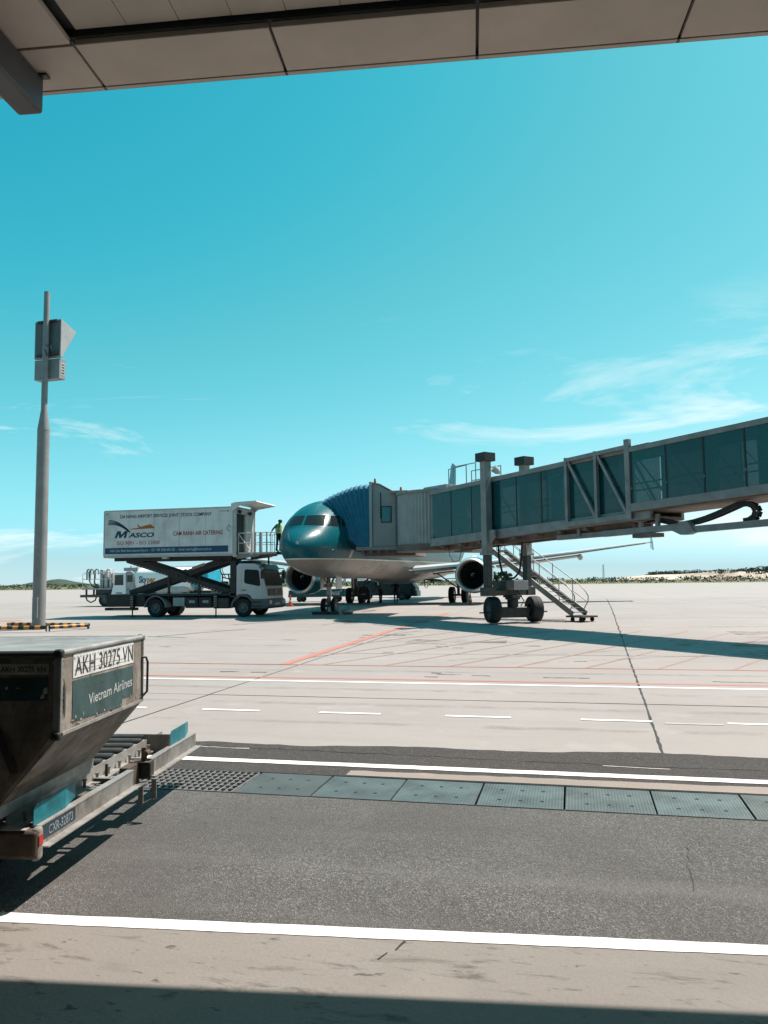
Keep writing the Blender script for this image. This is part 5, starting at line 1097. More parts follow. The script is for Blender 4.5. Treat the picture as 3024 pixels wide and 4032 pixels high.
# inner tunnel
for y0, y1 in ((0, .12), (WI-.12, WI)):
    slopebox(-.1, 11.5, y0-.02, y1, zt_i, 0, .17).build('top_chord', jst, JB, bevel=.01); slopebox(-.1, 11.5, y0-.03, y1, zb_i, -.34, 0).build('bottom_chord', jst, JB, bevel=.01)
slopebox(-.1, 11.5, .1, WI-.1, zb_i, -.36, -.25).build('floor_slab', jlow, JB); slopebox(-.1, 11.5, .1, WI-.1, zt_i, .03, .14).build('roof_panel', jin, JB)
slopebox(-.1, 11.5, .02, WI-.02, zt_i, .172, .19).build('roof_sheet', jst, JB)
n = 6; pw = 8.0/n
for side_, y in (('near', .03), ('far', WI-.05)):
    for k in range(8 if side_ == 'near' else 8):
        s0, s1 = k*pw+.015, (k+1)*pw-.015
        slopebox(s0, s1, y, y+.012, lambda s_: 0, 0, 0)
        m_ = MB(); m_.add([(s0, y, zb_i(s0)), (s1, y, zb_i(s1)), (s1, y, zt_i(s1)), (s0, y, zt_i(s0)), (s0, y+.012, zb_i(s0)), (s1, y+.012, zb_i(s1)), (s1, y+.012, zt_i(s1)), (s0, y+.012, zt_i(s0))], [(0, 1, 2, 3), (7, 6, 5, 4), (0, 4, 5, 1), (1, 5, 6, 2), (2, 6, 7, 3), (3, 7, 4, 0)]); m_.build('glass_panel', jgl, JB)
        if k: MB().box(k*pw-.025, k*pw+.025, y-.008 if side_ == 'near' else y, y+.02, zb_i(k*pw), zt_i(k*pw)).build('glass_joint', jdk, JB)
        yy = .11 if side_ == 'near' else WI-.11
        MB().bar((s0, yy, zt_i(s0)), (s1, yy, zb_i(s1)), .05, .035).build('diagonal', steel, JB)
# outer tunnel with open end frame
oy0, oy1 = -.16, WI+.16
for y0, y1 in ((oy0, oy0+.14), (oy1-.14, oy1)):
    slopebox(8.0, 10.85, y0, y1, zt_i, .10, .24).build('frame_chord', jst, JB, bevel=.01); slopebox(8.0, 10.85, y0, y1, zb_i, -.28, -.10).build('frame_chord', jst, JB, bevel=.01)
    for s_ in (8.05, 9.4, 10.75):
        w_ = .12 if s_ < 10 else .2
        MB().box(s_-w_/2, s_+w_/2, y0-.004, y1+.004, zb_i(s_)-.3, zt_i(s_)+(.26 if s_ < 10 else .42)).build('frame_post', jst, JB, bevel=.01)
    for a, b in ((8.12, 9.33), (9.47, 10.64)): MB().bar((a, (y0+y1)/2, zt_i(a)+.1), (b, (y0+y1)/2, zb_i(b)-.1), .06, .10, (0, 0, 1)).build('frame_diagonal', jst, JB)
    slopebox(10.85, SE, y0, y1, zt_o, 0, .15).build('top_chord', jst, JB, bevel=.01); slopebox(10.85, SE, y0, y1, zb_o, -.26, 0).build('bottom_chord', jst, JB, bevel=.01)
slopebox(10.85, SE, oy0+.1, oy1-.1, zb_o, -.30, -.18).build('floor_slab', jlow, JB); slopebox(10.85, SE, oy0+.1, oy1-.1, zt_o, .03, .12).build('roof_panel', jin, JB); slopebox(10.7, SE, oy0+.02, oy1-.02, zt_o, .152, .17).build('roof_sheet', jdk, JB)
k = 0; s_ = 10.9
while s_ < SE-.2:
    s1 = min(s_+1.33, SE)
    for y in (oy0+.04, oy1-.06):
        a, b = s_+.015, s1-.015
        m_ = MB(); m_.add([(a, y, zb_o(a)), (b, y, zb_o(b)), (b, y, zt_o(b)), (a, y, zt_o(a)), (a, y+.012, zb_o(a)), (b, y+.012, zb_o(b)), (b, y+.012, zt_o(b)), (a, y+.012, zt_o(a))], [(0, 1, 2, 3), (7, 6, 5, 4), (0, 4, 5, 1), (1, 5, 6, 2), (2, 6, 7, 3), (3, 7, 4, 0)]); m_.build('glass_panel', jgl, JB)
        MB().box(s_-.028, s_+.028, y-.01, y+.02, zb_o(s_), zt_o(s_)).build('glass_joint', jdk, JB)
        yy = y+.09 if y < 0 else y-.09
        MB().bar((a, yy, zt_o(a)), (b, yy, zb_o(b)), .06, .04).build('diagonal', steel, JB)
        MB().cyl((s_, y-.02, zb_o(s_)+.5), (s_, y, zb_o(s_)+.5), .025, n=8).build('glass_clamp', steel, JB)
    s_ = s1; k += 1
slopebox(.3, SE-.5, WI/2-.02, WI/2+.02, zt_i, -.12, -.08).build('ceiling_lamp_rail', jin, JB)
for y in (.16, WI-.16):
    slopebox(.1, SE-.3, y-.02, y+.02, zb_i, .85, .90).build('tunnel_handrail', steel, JB); slopebox(.1, SE-.3, y-.03, y+.03, zb_i, .0, .14).build('kick_plate', jdk, JB)
for k in range(9): s_ = 1.0+2.6*k; slopebox(s_, s_+.9, .55, .62, zt_i, -.16, -.13).build('ceiling_lamp', white, JB)
for s_ in (2.4, 5.9, 12.6, 14.4, 17.5): MB().box(s_, s_+.32, WI-.4, WI-.12, zb_i(s_), zt_i(s_)).build('inner_pillar', jin, JB)
# columns, cross head, lift legs
for y0, nm in ((-.36, 'near'), (WI+.04, 'far')):
    b = MB().box(3.68, 4.0, y0, y0+.32, 2.67, 6.42).build('lift_column', jst, JB, bevel=.012)
    MB().box(3.55, 4.13, y0-.13, y0+.45, 6.40, 6.74).build('column_cap', jdk, JB, bevel=.01)
    MB().box(3.71, 3.97, y0+.03, y0+.29, 1.25, 2.67).build('inner_leg', dsteel, JB, bevel=.01)
    MB().box(3.62, 4.06, y0-.05, y0+.37, 2.64, 2.74).build('column_collar', jst, JB, bevel=.008)
    MB().box(3.60, 4.08, y0-.06, y0+.38, 1.02, 1.36).build('leg_foot', jgrim, JB, bevel=.01)
    MB().prism([(4.0, 3.62), (4.0, 3.05), (4.32, 3.35), (4.32, 3.63)], y0+.1, y0+.22, 'xz').build('column_bracket', jst, JB)
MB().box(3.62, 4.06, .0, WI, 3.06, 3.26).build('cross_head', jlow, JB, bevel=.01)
wb = MATS['bridge_steel_grey']
# the bogie is turned square to the view of the stand: local frame of its own
bo2 = MB().box(3.64, 4.04, -.3, WI+.3, 1.03, 1.24).build('bogie_beam', jgrim, JB, bevel=.01)
MB().box(3.5, 4.3, .75, 1.55, 1.24, 1.62).build('drive_cabinet', grey, JB, bevel=.01); MB().box(3.5, 4.3, .35, .72, 1.24, 1.60).build('drive_cabinet', jgrim, JB, bevel=.01)
MB().box(3.8, 4.36, .62, 1.13, .95, 1.03).build('slew_plate', dsteel, JB)
MB().lathe([(0, .30), (.15, .30), (.2, .22), (1, .22)], (4.08, .875, .95), (4.08, .875, .45), 20, True).build('slew_post', dsteel, JB, smooth=40)
cxy = V(4.12, .875, 0); bd = Vector((math.cos(math.radians(69.5)), math.sin(math.radians(69.5)), 0)); bn_ = Vector((-bd.y, bd.x, 0))
MB().bar(cxy-bd*.62+V(0, 0, .36), cxy+bd*.62+V(0, 0, .36), .42, .42).build('axle_housing', dsteel, JB, bevel=.04, seg=3)
MB().bar(cxy-bd*1.45+V(0, 0, .36)-bn_*0, cxy+bd*1.45+V(0, 0, .36), .05, .05).build('axle_bar', rust, JB)
wj = wheel_meshes(.52, .46, .27)
for sg in (-1, 1):
    c0 = cxy+bd*sg*.66; o = put('wheel', wj[0], black, JB, (c0.x, c0.y, .49-.02), (0, 0, math.atan2(bd.y, bd.x)+(-math.pi/2 if sg > 0 else math.pi/2))); put('rim', wj[1], dsteel, o)
for (a, b, c_) in ((V(3.6, -.1, 1.15), V(3.5, .4, 1.0), V(3.6, .8, 1.1)), (V(4.06, .9, 1.5), V(4.4, 1.2, .8), V(4.1, 1.3, .6))): MB().tube([a, b, c_], .02).build('hydraulic_hose', black, JB, smooth=60)
MB().tube([V(3.73, .5, 3.1), V(3.75, .5, 2.5), V(3.9, .5, 2.0), V(4.25, .5, 1.72), V(4.6, .5, 1.72), V(4.9, .5, 1.95), V(5.02, .5, 2.4), V(5.1, .5, 3.2)], .04, 10).build('power_cable', black, JB, smooth=60)
MB().tube([V(.9, .2, 3.3), V(.95, .2, 2.75), V(1.2, .2, 2.45), V(1.6, .2, 2.5), V(1.75, .2, 2.9), V(1.8, .2, 3.4)], .012).build('loose_cable', black, JB, smooth=60)
# under-tunnel rails, beam, hangers, energy chain
for y in (.35, 1.3): slopebox(.5, 10.5, y, y+.12, zb_i, -.55, -.36).build('roller_rail', jlow, JB)
for s_ in (.6, 1.8, 3.0, 5.0, 6.2, 7.4, 8.6): MB().box(s_, s_+.18, .0, WI, zb_i(s_)-.46, zb_i(s_)-.34).build('cross_tie', jlow, JB)
slopebox(7.2, 11.0, .2, .32, lambda s_: 3.07+.01*(s_-7.2), 0, .18).build('carrier_rail', jst, JB)
slopebox(9.4, 12.6, .12, .30, lambda s_: 3.08+.02*(s_-9.5), 0, .2).build('carrier_rail', jst, JB); slopebox(12.55, SE-2, .12, .30, lambda s_: 3.02+.02*(s_-12.5), 0, .2).build('carrier_rail', jst, JB)
MB().prism([(12.2, 3.12), (12.5, 2.98), (12.75, 2.98), (13.0, 3.05), (12.75, 3.4), (12.45, 3.4)], .08, .34, 'xz').build('joint_bracket', jst, JB)
for s_ in (8.3, 10.95, 11.6): MB().box(s_-.06, s_+.06, .14, .26, 3.15, zb_i(s_)-.2).build('hanger', jst, JB)
MB().box(10.7, 11.6, .05, .5, 2.97, 3.10).build('carrier_end', jlow, JB)
MB().tube([V(6.5, .5, 3.33), V(9, .5, 3.42), V(11.4, .5, 3.5)], .03).build('conduit', black, JB)
CH = [(10.84, 3.62), (11.25, 3.56), (11.65, 3.48), (12.05, 3.38), (12.4, 3.34), (12.8, 3.38), (13.2, 3.46), (13.6, 3.57), (14.0, 3.70), (14.3, 3.80), (14.55, 3.80), (14.75, 3.70), (14.82, 3.55), (14.76, 3.40), (14.6, 3.31), (14.35, 3.285)]
P3 = []
for i in range(len(CH)-1):
    for q in range(3): t_ = q/3; P3.append((CH[i][0]*(1-t_)+CH[i+1][0]*t_, CH[i][1]*(1-t_)+CH[i+1][1]*t_))
for i in range(len(P3)-1):
    a, b = P3[i], P3[i+1]; d_ = Vector((b[0]-a[0], b[1]-a[1])); m_ = Vector(((a[0]+b[0])/2, (a[1]+b[1])/2))
    for y in (.36, .62): MB().bar(V(a[0], y, a[1]), V(b[0], y, b[1]), .03, .15, (0, 0, 1) if abs(d_.y) < abs(d_.x)*3 else (1, 0, 0)).build('chain_link', jdk, JB)
    if i % 2 == 0:
        MB().bar(V(m_.x, .36, m_.y), V(m_.x, .62, m_.y), .05, .05).build('chain_bar', jdk, JB)
# rotunda joint
rc = Vector((-6.0, 36.6)); cor = MB(); NN = 150
for i in range(NN):
    th = 2*math.pi*i/NN; r_ = 1.93+(.028 if i % 2 else 0)
    q = WL(rc.x+r_*math.cos(th), rc.y+r_*math.sin(th), 0); cor.v += [(q.x, q.y, 3.28), (q.x, q.y, 5.62)]
for i in range(NN): j = (i+1) % NN; cor.f.append((2*i, 2*j, 2*j+1, 2*i+1))
cor.build('corrugated_shutter', mat('shutter_grey', (0.3024, 0.3096, 0.3024), .5, .2, var=.2, scale=2), JB)
q = WL(rc.x, rc.y, 0)
MB().lathe([(0, 0), (0, 2.02), (1, 2.02), (1, 0)], (q.x, q.y, 5.6), (q.x, q.y, 5.72), 48).build('rotunda_roof', jst, JB); MB().lathe([(0, 0), (0, 2.0), (1, 2.0), (1, 0)], (q.x, q.y, 3.0), (q.x, q.y, 3.30), 48).build('rotunda_floor', jlow, JB)
def wbox(x0, x1, y0, y1, z0, z1, name, m, bevel=0):
    b = MB().box(x0, x1, y0, y1, z0, z1); b.v = [tuple(WL(*v)) for v in b.v]; return b.build(name, m, JB, bevel=bevel)
# docking cab
cabm = mat('cab_panel_grey', (0.288, 0.288, 0.2808), .5, .1, var=.16, scale=1.5)
CN, CF = 37.4, 40.9
for y0, y1 in ((CN, CN+.08), (CF-.08, CF)):
    b = MB().prism([(-9.42, 3.35), (-8.25, 3.35), (-8.25, 5.82), (-9.05, 6.32), (-9.42, 6.42)], y0, y1, 'xz'); b.v = [tuple(WL(*v)) for v in b.v]; b.build('cab_wall', cabm, JB)
b = MB(); b.add([(-9.42, CN-.05, 6.42), (-9.05, CN-.05, 6.34), (-8.1, CN-.05, 5.80), (-8.1, CF+.05, 5.80), (-9.05, CF+.05, 6.34), (-9.42, CF+.05, 6.42), (-9.42, CN-.05, 6.47), (-9.03, CN-.05, 6.39), (-8.1, CN-.05, 5.86), (-8.1, CF+.05, 5.86), (-9.03, CF+.05, 6.39), (-9.42, CF+.05, 6.47)], [(0, 1, 4, 5), (1, 2, 3, 4), (6, 11, 10, 7), (7, 10, 9, 8), (0, 6, 7, 1), (1, 7, 8, 2), (5, 4, 10, 11), (4, 3, 9, 10), (2, 8, 9, 3), (0, 5, 11, 6)])
b.v = [tuple(WL(*v)) for v in b.v]; b.build('cab_roof', jst, JB)
wo_ = wbox(-8.99, -8.46, CN-.022, CN-.002, 4.48, 5.29, 'cab_window_frame', jdk, .05); wbox(-8.94, -8.51, CN-.03, CN-.0225, 4.53, 5.24, 'cab_window', mat('cab_pane', (0.072, 0.2448, 0.2592), .08, var=.15), .04)
wbox(-8.24, -7.75, CN-.3, CN+.3, 3.3, 5.75, 'cab_column', mat('column_dark_grey', (0.1152, 0.1188, 0.1188), .5, var=.25), .08); wbox(-8.5, -7.6, CN-.35, CF-.4, 5.86, 5.99, 'rear_roof', jst, .01)
wbox(-9.56, -9.42, CN-.10, CN+.02, 3.3, 6.5, 'cab_front_post', mat('post_pale', (0.36, 0.36, 0.3528), .5), .02); wbox(-9.56, -9.42, CF-.02, CF+.10, 3.3, 6.5, 'cab_front_post', MATS['post_pale'], .02); wbox(-9.56, -9.42, CN-.05, CF+.05, 6.36, 6.5, 'cab_front_lintel', jst, .02)
wbox(-10.25, -7.6, CN-.05, CF+.05, 3.16, 3.34, 'cab_floor', jst, .01); wbox(-9.9, -7.4, CN+.2, CF-.2, 2.88, 3.16, 'cab_underframe', jlow, .02); wbox(-10.32, -10.1, CN+.1, CF-.1, 3.12, 3.32, 'dock_bumper', black, .06)
wbox(-8.2, -8.1, CN+.08, CF-.08, 3.35, 5.8, 'cab_rear_wall', jin)
for x, y in ((-9.3, CN+.1), (-8.0, CN+.05)):
    q = WL(x, y, 0); z0 = 6.46 if x < -9 else 5.99
    MB().lathe([(0, .07), (.3, .07), (.32, .055), (1, .05), (1, 0)], (q.x, q.y, z0), (q.x, q.y, z0+.2), 12).build('beacon', orange, JB, smooth=40)
for x, z0, z1 in ((-9.0, 4.7, 5.95), (-9.44, 3.4, 6.3)):
    b = MB().tube([V(x, CN-.03, z1), V(x, CN-.05, z0)], .022); b.v = [tuple(WL(*v)) for v in b.v]; b.build('conduit', jdk, JB, smooth=60)
for x in (-10.0, -9.6, -9.2, -8.8, -8.3): wbox(x, x+.16, CN-.02, CN+.5, 2.98+.05*random.random(), 3.16, 'underframe_bracket', jlow)
# bellows: fanned pleats
blm = mat('bellows_blue', (.008, .15, .25), .7, var=.35, scale=2.5, bump=.3, bscale=9); bedge = mat('bellows_seam', (0.072, 0.2304, 0.3312), .7, var=.3)
NP = 12; ribs = []
for i in range(2*NP+1):
    t_ = i/(2*NP); a = math.radians(45.5)*t_**1.0; fold = .0 if i % 2 == 0 else -.05
    px_ = -9.56-.72*t_; R_ = 3.07+.02*math.sin(9*t_)+(fold if i % 2 else 0)
    top_ = V(px_-R_*math.sin(a)*(1.0-.10*t_), 0, 3.36+R_*math.cos(a)); botm = V(px_-.0, 0, 3.36)
    ins = .05 if i % 2 else 0.
    pts = []
    for q in range(9): u = q/8; pts.append(V(botm.x+(top_.x-botm.x)*u-.10*math.sin(math.pi*u)*t_, CN-.03+ins*u, botm.z+(top_.z-.35-botm.z)*u))
    for q in range(1, 5): u = q/4; pts.append(V(top_.x+.02, CN-.03+ins+.35*(1-math.cos(u*math.pi/2)), top_.z-.35+.35*math.sin(u*math.pi/2)))
    for q in range(1, 5): u = q/4; pts.append(V(top_.x, CN+.32+ins+(CF-CN-.64-2*ins)*u, top_.z))
    for q in range(3, -1, -1): u = q/4; pts.append(V(top_.x+.02, CF+.03-ins-.35*(1-math.cos(u*math.pi/2)), top_.z-.35+.35*math.sin(u*math.pi/2)))
    for q in range(7, -1, -1): u = q/8; pts.append(V(botm.x+(top_.x-botm.x)*u-.10*math.sin(math.pi*u)*t_, CF+.03-ins*u, botm.z+(top_.z-.35-botm.z)*u))
    ribs.append([WL(*p_) for p_ in pts])
for i in range(0, 2*NP, 2):
    b = MB(); M_ = len(ribs[0])
    for r_ in ribs[i:i+3]: b.v += [tuple(p_) for p_ in r_]
    for a in range(2):
        for q in range(M_-1): b.f.append((a*M_+q, a*M_+q+1, (a+1)*M_+q+1, (a+1)*M_+q))
    o = b.build('bellows_pleat', blm, JB)
    MB().tube(ribs[i+2], .010, 5).build('pleat_seam', bedge, o)
MB().tube(ribs[-1], .07, 8).build('bellows_edge_pad', mat('pad_dark_blue', (0.00576, 0.036, 0.054), .8, var=.3), JB, smooth=60)
# roof rail cage, box, floodlight
for (s_, y) in ((.88, .3), (1.47, .1), (2.3, .1), (2.9, .1)): MB().tube([V(s_, y, zt_i(s_)+.18), V(s_, y, 6.48)], .022).build('roof_rail_post', grey, JB, smooth=60)
for (s_, y) in ((1.0, 1.5), (1.9, 1.5), (2.9, 1.5)): MB().tube([V(s_, y, zt_i(s_)+.18), V(s_, y, 6.48)], .022).build('roof_rail_post', grey, JB, smooth=60)
for a, b_, z in ((V(.88, .3, 0), V(2.3, .1, 0), 6.48), (V(1.0, 1.5, 0), V(2.9, 1.5, 0), 6.48), (V(1.0, 1.5, 0), V(2.9, 1.5, 0), 6.05), (V(1.47, .1, 0), V(2.9, .1, 0), 6.5)): MB().tube([a+V(0, 0, z), b_+V(0, 0, z)], .022).build('roof_rail', grey, JB, smooth=60)
MB().box(-.9, .75, .25, 1.5, 5.60, 5.86).build('roof_unit', lgrey, JB, bevel=.01)
MB().lathe([(0, .05), (.4, .13), (1, .15), (1, 0)], (4.25, .2, 5.9), (4.15, -.05, 6.1), 14).build('floodlight', offwhite, JB, smooth=40)
# service stair on the far side
sA, sB, y0, y1 = .55, 5.30, 3.0, 3.8; zA, zB = 3.0, .24
g_ = gz(33)
zs = lambda s_: zA+(zB-zA)*(s_-sA)/(sB-sA)
for y in (y0, y1): MB().bar((sA, y, zs(sA)), (sB, y, zs(sB)), .05, .24).build('stair_stringer', jst, JB)
tm = MB().box(-.11, .11, y0+.025, y1-.025, -.012, .012).mesh('stair_tread')
for k in range(17): s_ = sA+.12+(sB-sA-.2)*k/16; put('stair_tread', tm, steel, JB, (s_, 0, zs(s_)+.02))
for y in (y0, y1):
    MB().tube([V(sA-.2, y, zs(sA)+1.15), V(sB-.35, y, zs(sB-.35)+1.0), V(sB-.05, y, zs(sB)+.95), V(sB+.12, y, zs(sB)+.72), V(sB+.1, y, zs(sB)+.5), V(sB-.15, y, zs(sB-.1)+.1)], .021).build('handrail', steel, JB, smooth=60)
    MB().tube([V(sA-.2, y, zs(sA)+.62), V(sB+.0, y, zs(sB)+.52)], .017).build('mid_rail', steel, JB, smooth=60)
    for u in (.12, .38, .62, .85): s_ = sA+(sB-sA)*u; MB().tube([V(s_, y, zs(s_)), V(s_, y, zs(s_)+1.05)], .018).build('rail_post', steel, JB, smooth=60)
MB().box(sB-.35, sB+.55, y0-.05, y1+.05, .11, .18).build('stair_base', rust, JB, bevel=.01)
for s_ in (sB-.1, sB+.35):
    for y in (y0+.05, y1-.1): MB().cyl((s_, y, .06-.03), (s_, y+.06, .06-.03), .09, n=14).build('caster', black, JB, smooth=40)
MB().box(-.6, sA+.1, WI, y1+.05, 2.92, 3.02).build('stair_landing', jst, JB)
for (s_, y) in ((-.5, y1), (.0, y1), (sA, y1)): MB().tube([V(s_, y, 3.0), V(s_, y, 4.1)], .02).build('rail_post', steel, JB, smooth=60)
MB().tube([V(-.5, y1, 4.1), V(sA, y1, 4.1)], .02).build('handrail', steel, JB, smooth=60)
# terminal end column
MB().box(SE-2.6, SE-1.9, .6, 1.3, -.3, zb_o(SE-2.5)-.3).build('end_pier', jst, JB, bevel=.02)
# ---------------------------------------------------------------- people
skinm = mat('skin', (0.225, 0.1275, 0.0825), .55, var=.15, scale=20); navyc = mat('dark_trousers', (0.0105, 0.015, 0.021), .85, var=.3, scale=10); tealc = mat('teal_shirt', (0.006, 0.0975, 0.1275), .8, var=.25, scale=9); shoe = mat('black_shoes', (0.009, 0.009, 0.009), .5, var=.2); greyc = mat('grey_shirt', (0.165, 0.1725, 0.1725), .85, var=.25, scale=9); refl = mat('reflective_band', (0.465, 0.465, 0.435), .5, var=.1); capm = mat('navy_cap', (0.009, 0.0135, 0.0225), .8, var=.2)
def person(label, loc, rz, J, scale=1., shirt=None, vest=True, cap=True):
    R_ = thing('person', label, 'person', loc, rz); R_.scale = (scale,)*3
    vs_, es, rad, zone = [], [], [], []
    def add(p_, r_, z_, par=None):
        vs_.append(p_); rad.append(r_); zone.append(z_); i = len(vs_)-1
        if par is not None: es.append((par, i))
        return i
    pel = add(J['pelvis'], (.15, .125), 'T'); 
    waist = add(J['waist'], (.135, .105), 'S', pel); ch = add(J['chest'], (.165, .12), 'S', waist); nk0 = add(J['neck'], (.075, .075), 'S', ch)
    nk = add(V(*J['neck']).lerp(V(*J['head']), .35), (.055, .055), 'K', nk0); h1 = add(V(*J['neck']).lerp(V(*J['head']), .75), (.082, .072), 'K', nk); h2 = add(J['head'], (.098, .083), 'K', h1); add(V(*J['head'])+V(0, 0, .075), (.075, .068), 'K', h2)
    add(V(*J['head'])+V(.118, 0, -.035), (.014, .014), 'K', h2)
    for s_ in ('l', 'r'):
        hip = add(J['hip'+s_], (.095, .095), 'T', pel); kn = add(J['knee'+s_], (.066, .066), 'T', hip); calf = add(V(*J['knee'+s_]).lerp(V(*J['ank'+s_]), .3), (.062, .062), 'T', kn); an_ = add(J['ank'+s_], (.047, .047), 'T', calf)
        toe = V(*J['ank'+s_])+V(.16, .0, -.055); hl = add(V(*J['ank'+s_])+V(-.035, 0, -.05), (.045, .045), 'B', an_); md = add(V(*J['ank'+s_])+V(.09, 0, -.045), (.045, .04), 'B', an_); add(toe, (.036, .03), 'B', md)
        sh_ = add(J['sho'+s_], (.068, .068), 'S', ch); el = add(J['elb'+s_], (.045, .045), 'S' if True else 'K', sh_); wr = add(J['wri'+s_], (.030, .030), 'K', el)
        d_ = (V(*J['wri'+s_])-V(*J['elb'+s_])).normalized(); sd_ = d_.cross(V(0, 1, 0)).normalized(); ot = d_.cross(sd_)
        pm_ = add(V(*J['wri'+s_])+d_*.07, (.034, .02), 'K', wr); kn_ = add(V(*J['wri'+s_])+d_*.095, (.034, .017), 'K', pm_)
        for q, (o_, l_) in enumerate(((-.027, .062), (-.009, .074), (.009, .070), (.026, .055))):
            b0 = V(*J['wri'+s_])+d_*.10+ot*o_; f1 = add(b0+d_*l_*.5, (.009, .009), 'K', kn_); add(b0+d_*l_*.85+sd_*.022, (.008, .008), 'K', f1)
        th_ = add(V(*J['wri'+s_])+d_*.05+ot*.045, (.011, .011), 'K', pm_); add(V(*J['wri'+s_])+d_*.09+ot*.06+sd_*.015, (.009, .009), 'K', th_)
    me = bpy.data.meshes.new('b'); me.from_pydata([tuple(v) for v in vs_], es, []); o = bpy.data.objects.new('b', me); COL.objects.link(o)
    sk = o.modifiers.new('s', 'SKIN'); sk.use_smooth_shade = True; o.modifiers.new('d', 'SUBSURF').levels = 1
    for i, v in enumerate(me.skin_vertices[0].data): v.radius = rad[i]; v.use_root = (i == pel)
    body = bpy.data.meshes.new_from_object(o.evaluated_get(bpy.context.evaluated_depsgraph_get())); bpy.data.objects.remove(o)
    zi = {'T': 0, 'S': 1, 'K': 2, 'B': 3}; VS = [V(*v) for v in vs_]; body.materials.clear()
    for m_ in (navyc, shirt or tealc, skinm, shoe): body.materials.append(m_)
    for p_ in body.polygons:
        bd_, bz = 9, 'S'
        for a, b in es:
            A, B = VS[a], VS[b]; t_ = max(0, min(1, (p_.center-A).dot(B-A)/max((B-A).length_squared, 1e-9))); d_ = (A+(B-A)*t_-p_.center).length-max(rad[a])*.5
            if d_ < bd_: bd_, bz = d_, (zone[b] if t_ > .35 else zone[a])
        p_.material_index = zi[bz]; p_.use_smooth = True
    put('body', body, None, R_)
    if vest:
        b = MB(); A, B = V(*J['pelvis']), V(*J['neck'])
        prof = [(.02, .152, .20), (.25, .150, .19), (.5, .155, .20), (.75, .158, .215), (.9, .135, .195), (1.0, .085, .11)]
        for t_, rx, ry in prof:
            c_ = A.lerp(V(*J['chest']), min(1, t_/.72)) if t_ < .72 else V(*J['chest']).lerp(B, (t_-.72)/.28)
            for k in range(20): th = 2*math.pi*k/20; b.v.append((c_.x+rx*math.cos(th), c_.y+ry*math.sin(th), c_.z))
        for i in range(len(prof)-1):
            for k in range(20): j = (k+1) % 20; b.f.append((i*20+k, i*20+j, (i+1)*20+j, (i+1)*20+k))
        vo = b.build('vest', hivis if vest is True else vest, R_, smooth=60)
        for t_ in (.18, .48):
            c_ = A.lerp(V(*J['chest']), t_/.72); bb = MB()
            for dz in (-.025, .025):
                for k in range(20): th = 2*math.pi*k/20; bb.v.append((c_.x+.163*math.cos(th), c_.y+.213*math.sin(th), c_.z+dz))
            for k in range(20): j = (k+1) % 20; bb.f.append((k, j, 20+j, 20+k))
            bb.build('vest_band', refl, vo, smooth=60)
    hd2 = V(*J['head'])
    if cap:
        b = MB(); b.lathe([(0, .112), (.35, .114), (.7, .09), (1, .0)], hd2+V(-.005, 0, .035), hd2+V(-.012, 0, .145), 18); b.build('cap', capm, R_, smooth=60)
        MB().add([hd2+V(.07, -.08, .05), hd2+V(.185, -.05, .03), hd2+V(.185, .05, .03), hd2+V(.07, .08, .05), hd2+V(.07, -.08, .062), hd2+V(.185, -.05, .04), hd2+V(.185, .05, .04), hd2+V(.07, .08, .062)], [(0, 1, 2, 3), (7, 6, 5, 4), (0, 4, 5, 1), (1, 5, 6, 2), (2, 6, 7, 3)]).build('cap_peak', capm, R_)
    else: MB().lathe([(0, .104), (.4, .108), (.8, .07), (1, 0)], hd2+V(-.015, 0, .02), hd2+V(-.02, 0, .135), 16).build('hair', capm, R_, smooth=60)
    for s_ in (-1, 1): MB().lathe([(0, .0), (.5, .011), (1, 0)], hd2+V(.082, .032*s_, .008), hd2+V(.10, .032*s_, .008), 8).build('eye', blackp, R_)
    for s_ in (-1, 1): MB().lathe([(0, 0), (.3, .026), (.8, .03), (1, 0)], hd2+V(-.01, .085*s_, -.012), hd2+V(-.015, .105*s_, -.005), 8).build('ear', skinm, R_, smooth=60)
    return R_
STAND = dict(pelvis=(0, 0, .95), waist=(0, 0, 1.08), chest=(.01, 0, 1.30), neck=(.02, 0, 1.47), head=(.07, 0, 1.60), hipl=(0, .09, .90), hipr=(0, -.09, .90), kneel=(.03, .10, .50), kneer=(.04, -.10, .50), ankl=(-.02, .11, .09), ankr=(.06, -.10, .09), shol=(.0, .20, 1.40), shor=(.0, -.20, 1.40), elbl=(-.05, .27, 1.14), elbr=(-.20, -.27, 1.18), wril=(.12, .25, .96), wrir=(-.32, -.26, .98))
W1 = dict(STAND); W1.update(head=(.10, 0, 1.58), chest=(.0, 0, 1.30), kneel=(.06, .10, .49), ankl=(.02, .11, .09), ankr=(-.06, -.11, .09), kneer=(-.02, -.1, .5))
person('worker in hi-vis vest and cap standing on the catering platform gripping the rail', (-14.25, 37.35, gz(37)+3.19), math.radians(-12), W1, .94)
BEND = dict(STAND); BEND.update(pelvis=(-.05, 0, .90), waist=(.03, 0, 1.02), chest=(.22, 0, 1.15), neck=(.36, 0, 1.26), head=(.47, 0, 1.32), shol=(.28, .19, 1.22), shor=(.28, -.19, 1.22), elbl=(.38, .24, .97), elbr=(.38, -.24, .97), wril=(.55, .2, .88), wrir=(.55, -.2, .88), hipl=(-.05, .09, .86), hipr=(-.05, -.09, .86))
person('ground handler in grey shirt stooping under the airliner belly', (-13.35, 55.2, .1), math.radians(150), BEND, 1., greyc, False, True)
person('ground handler in dark clothes standing beside the stooping handler under the airliner', (-12.4, 55.8, .1), math.radians(-60), STAND, .98, navyc, False, True)

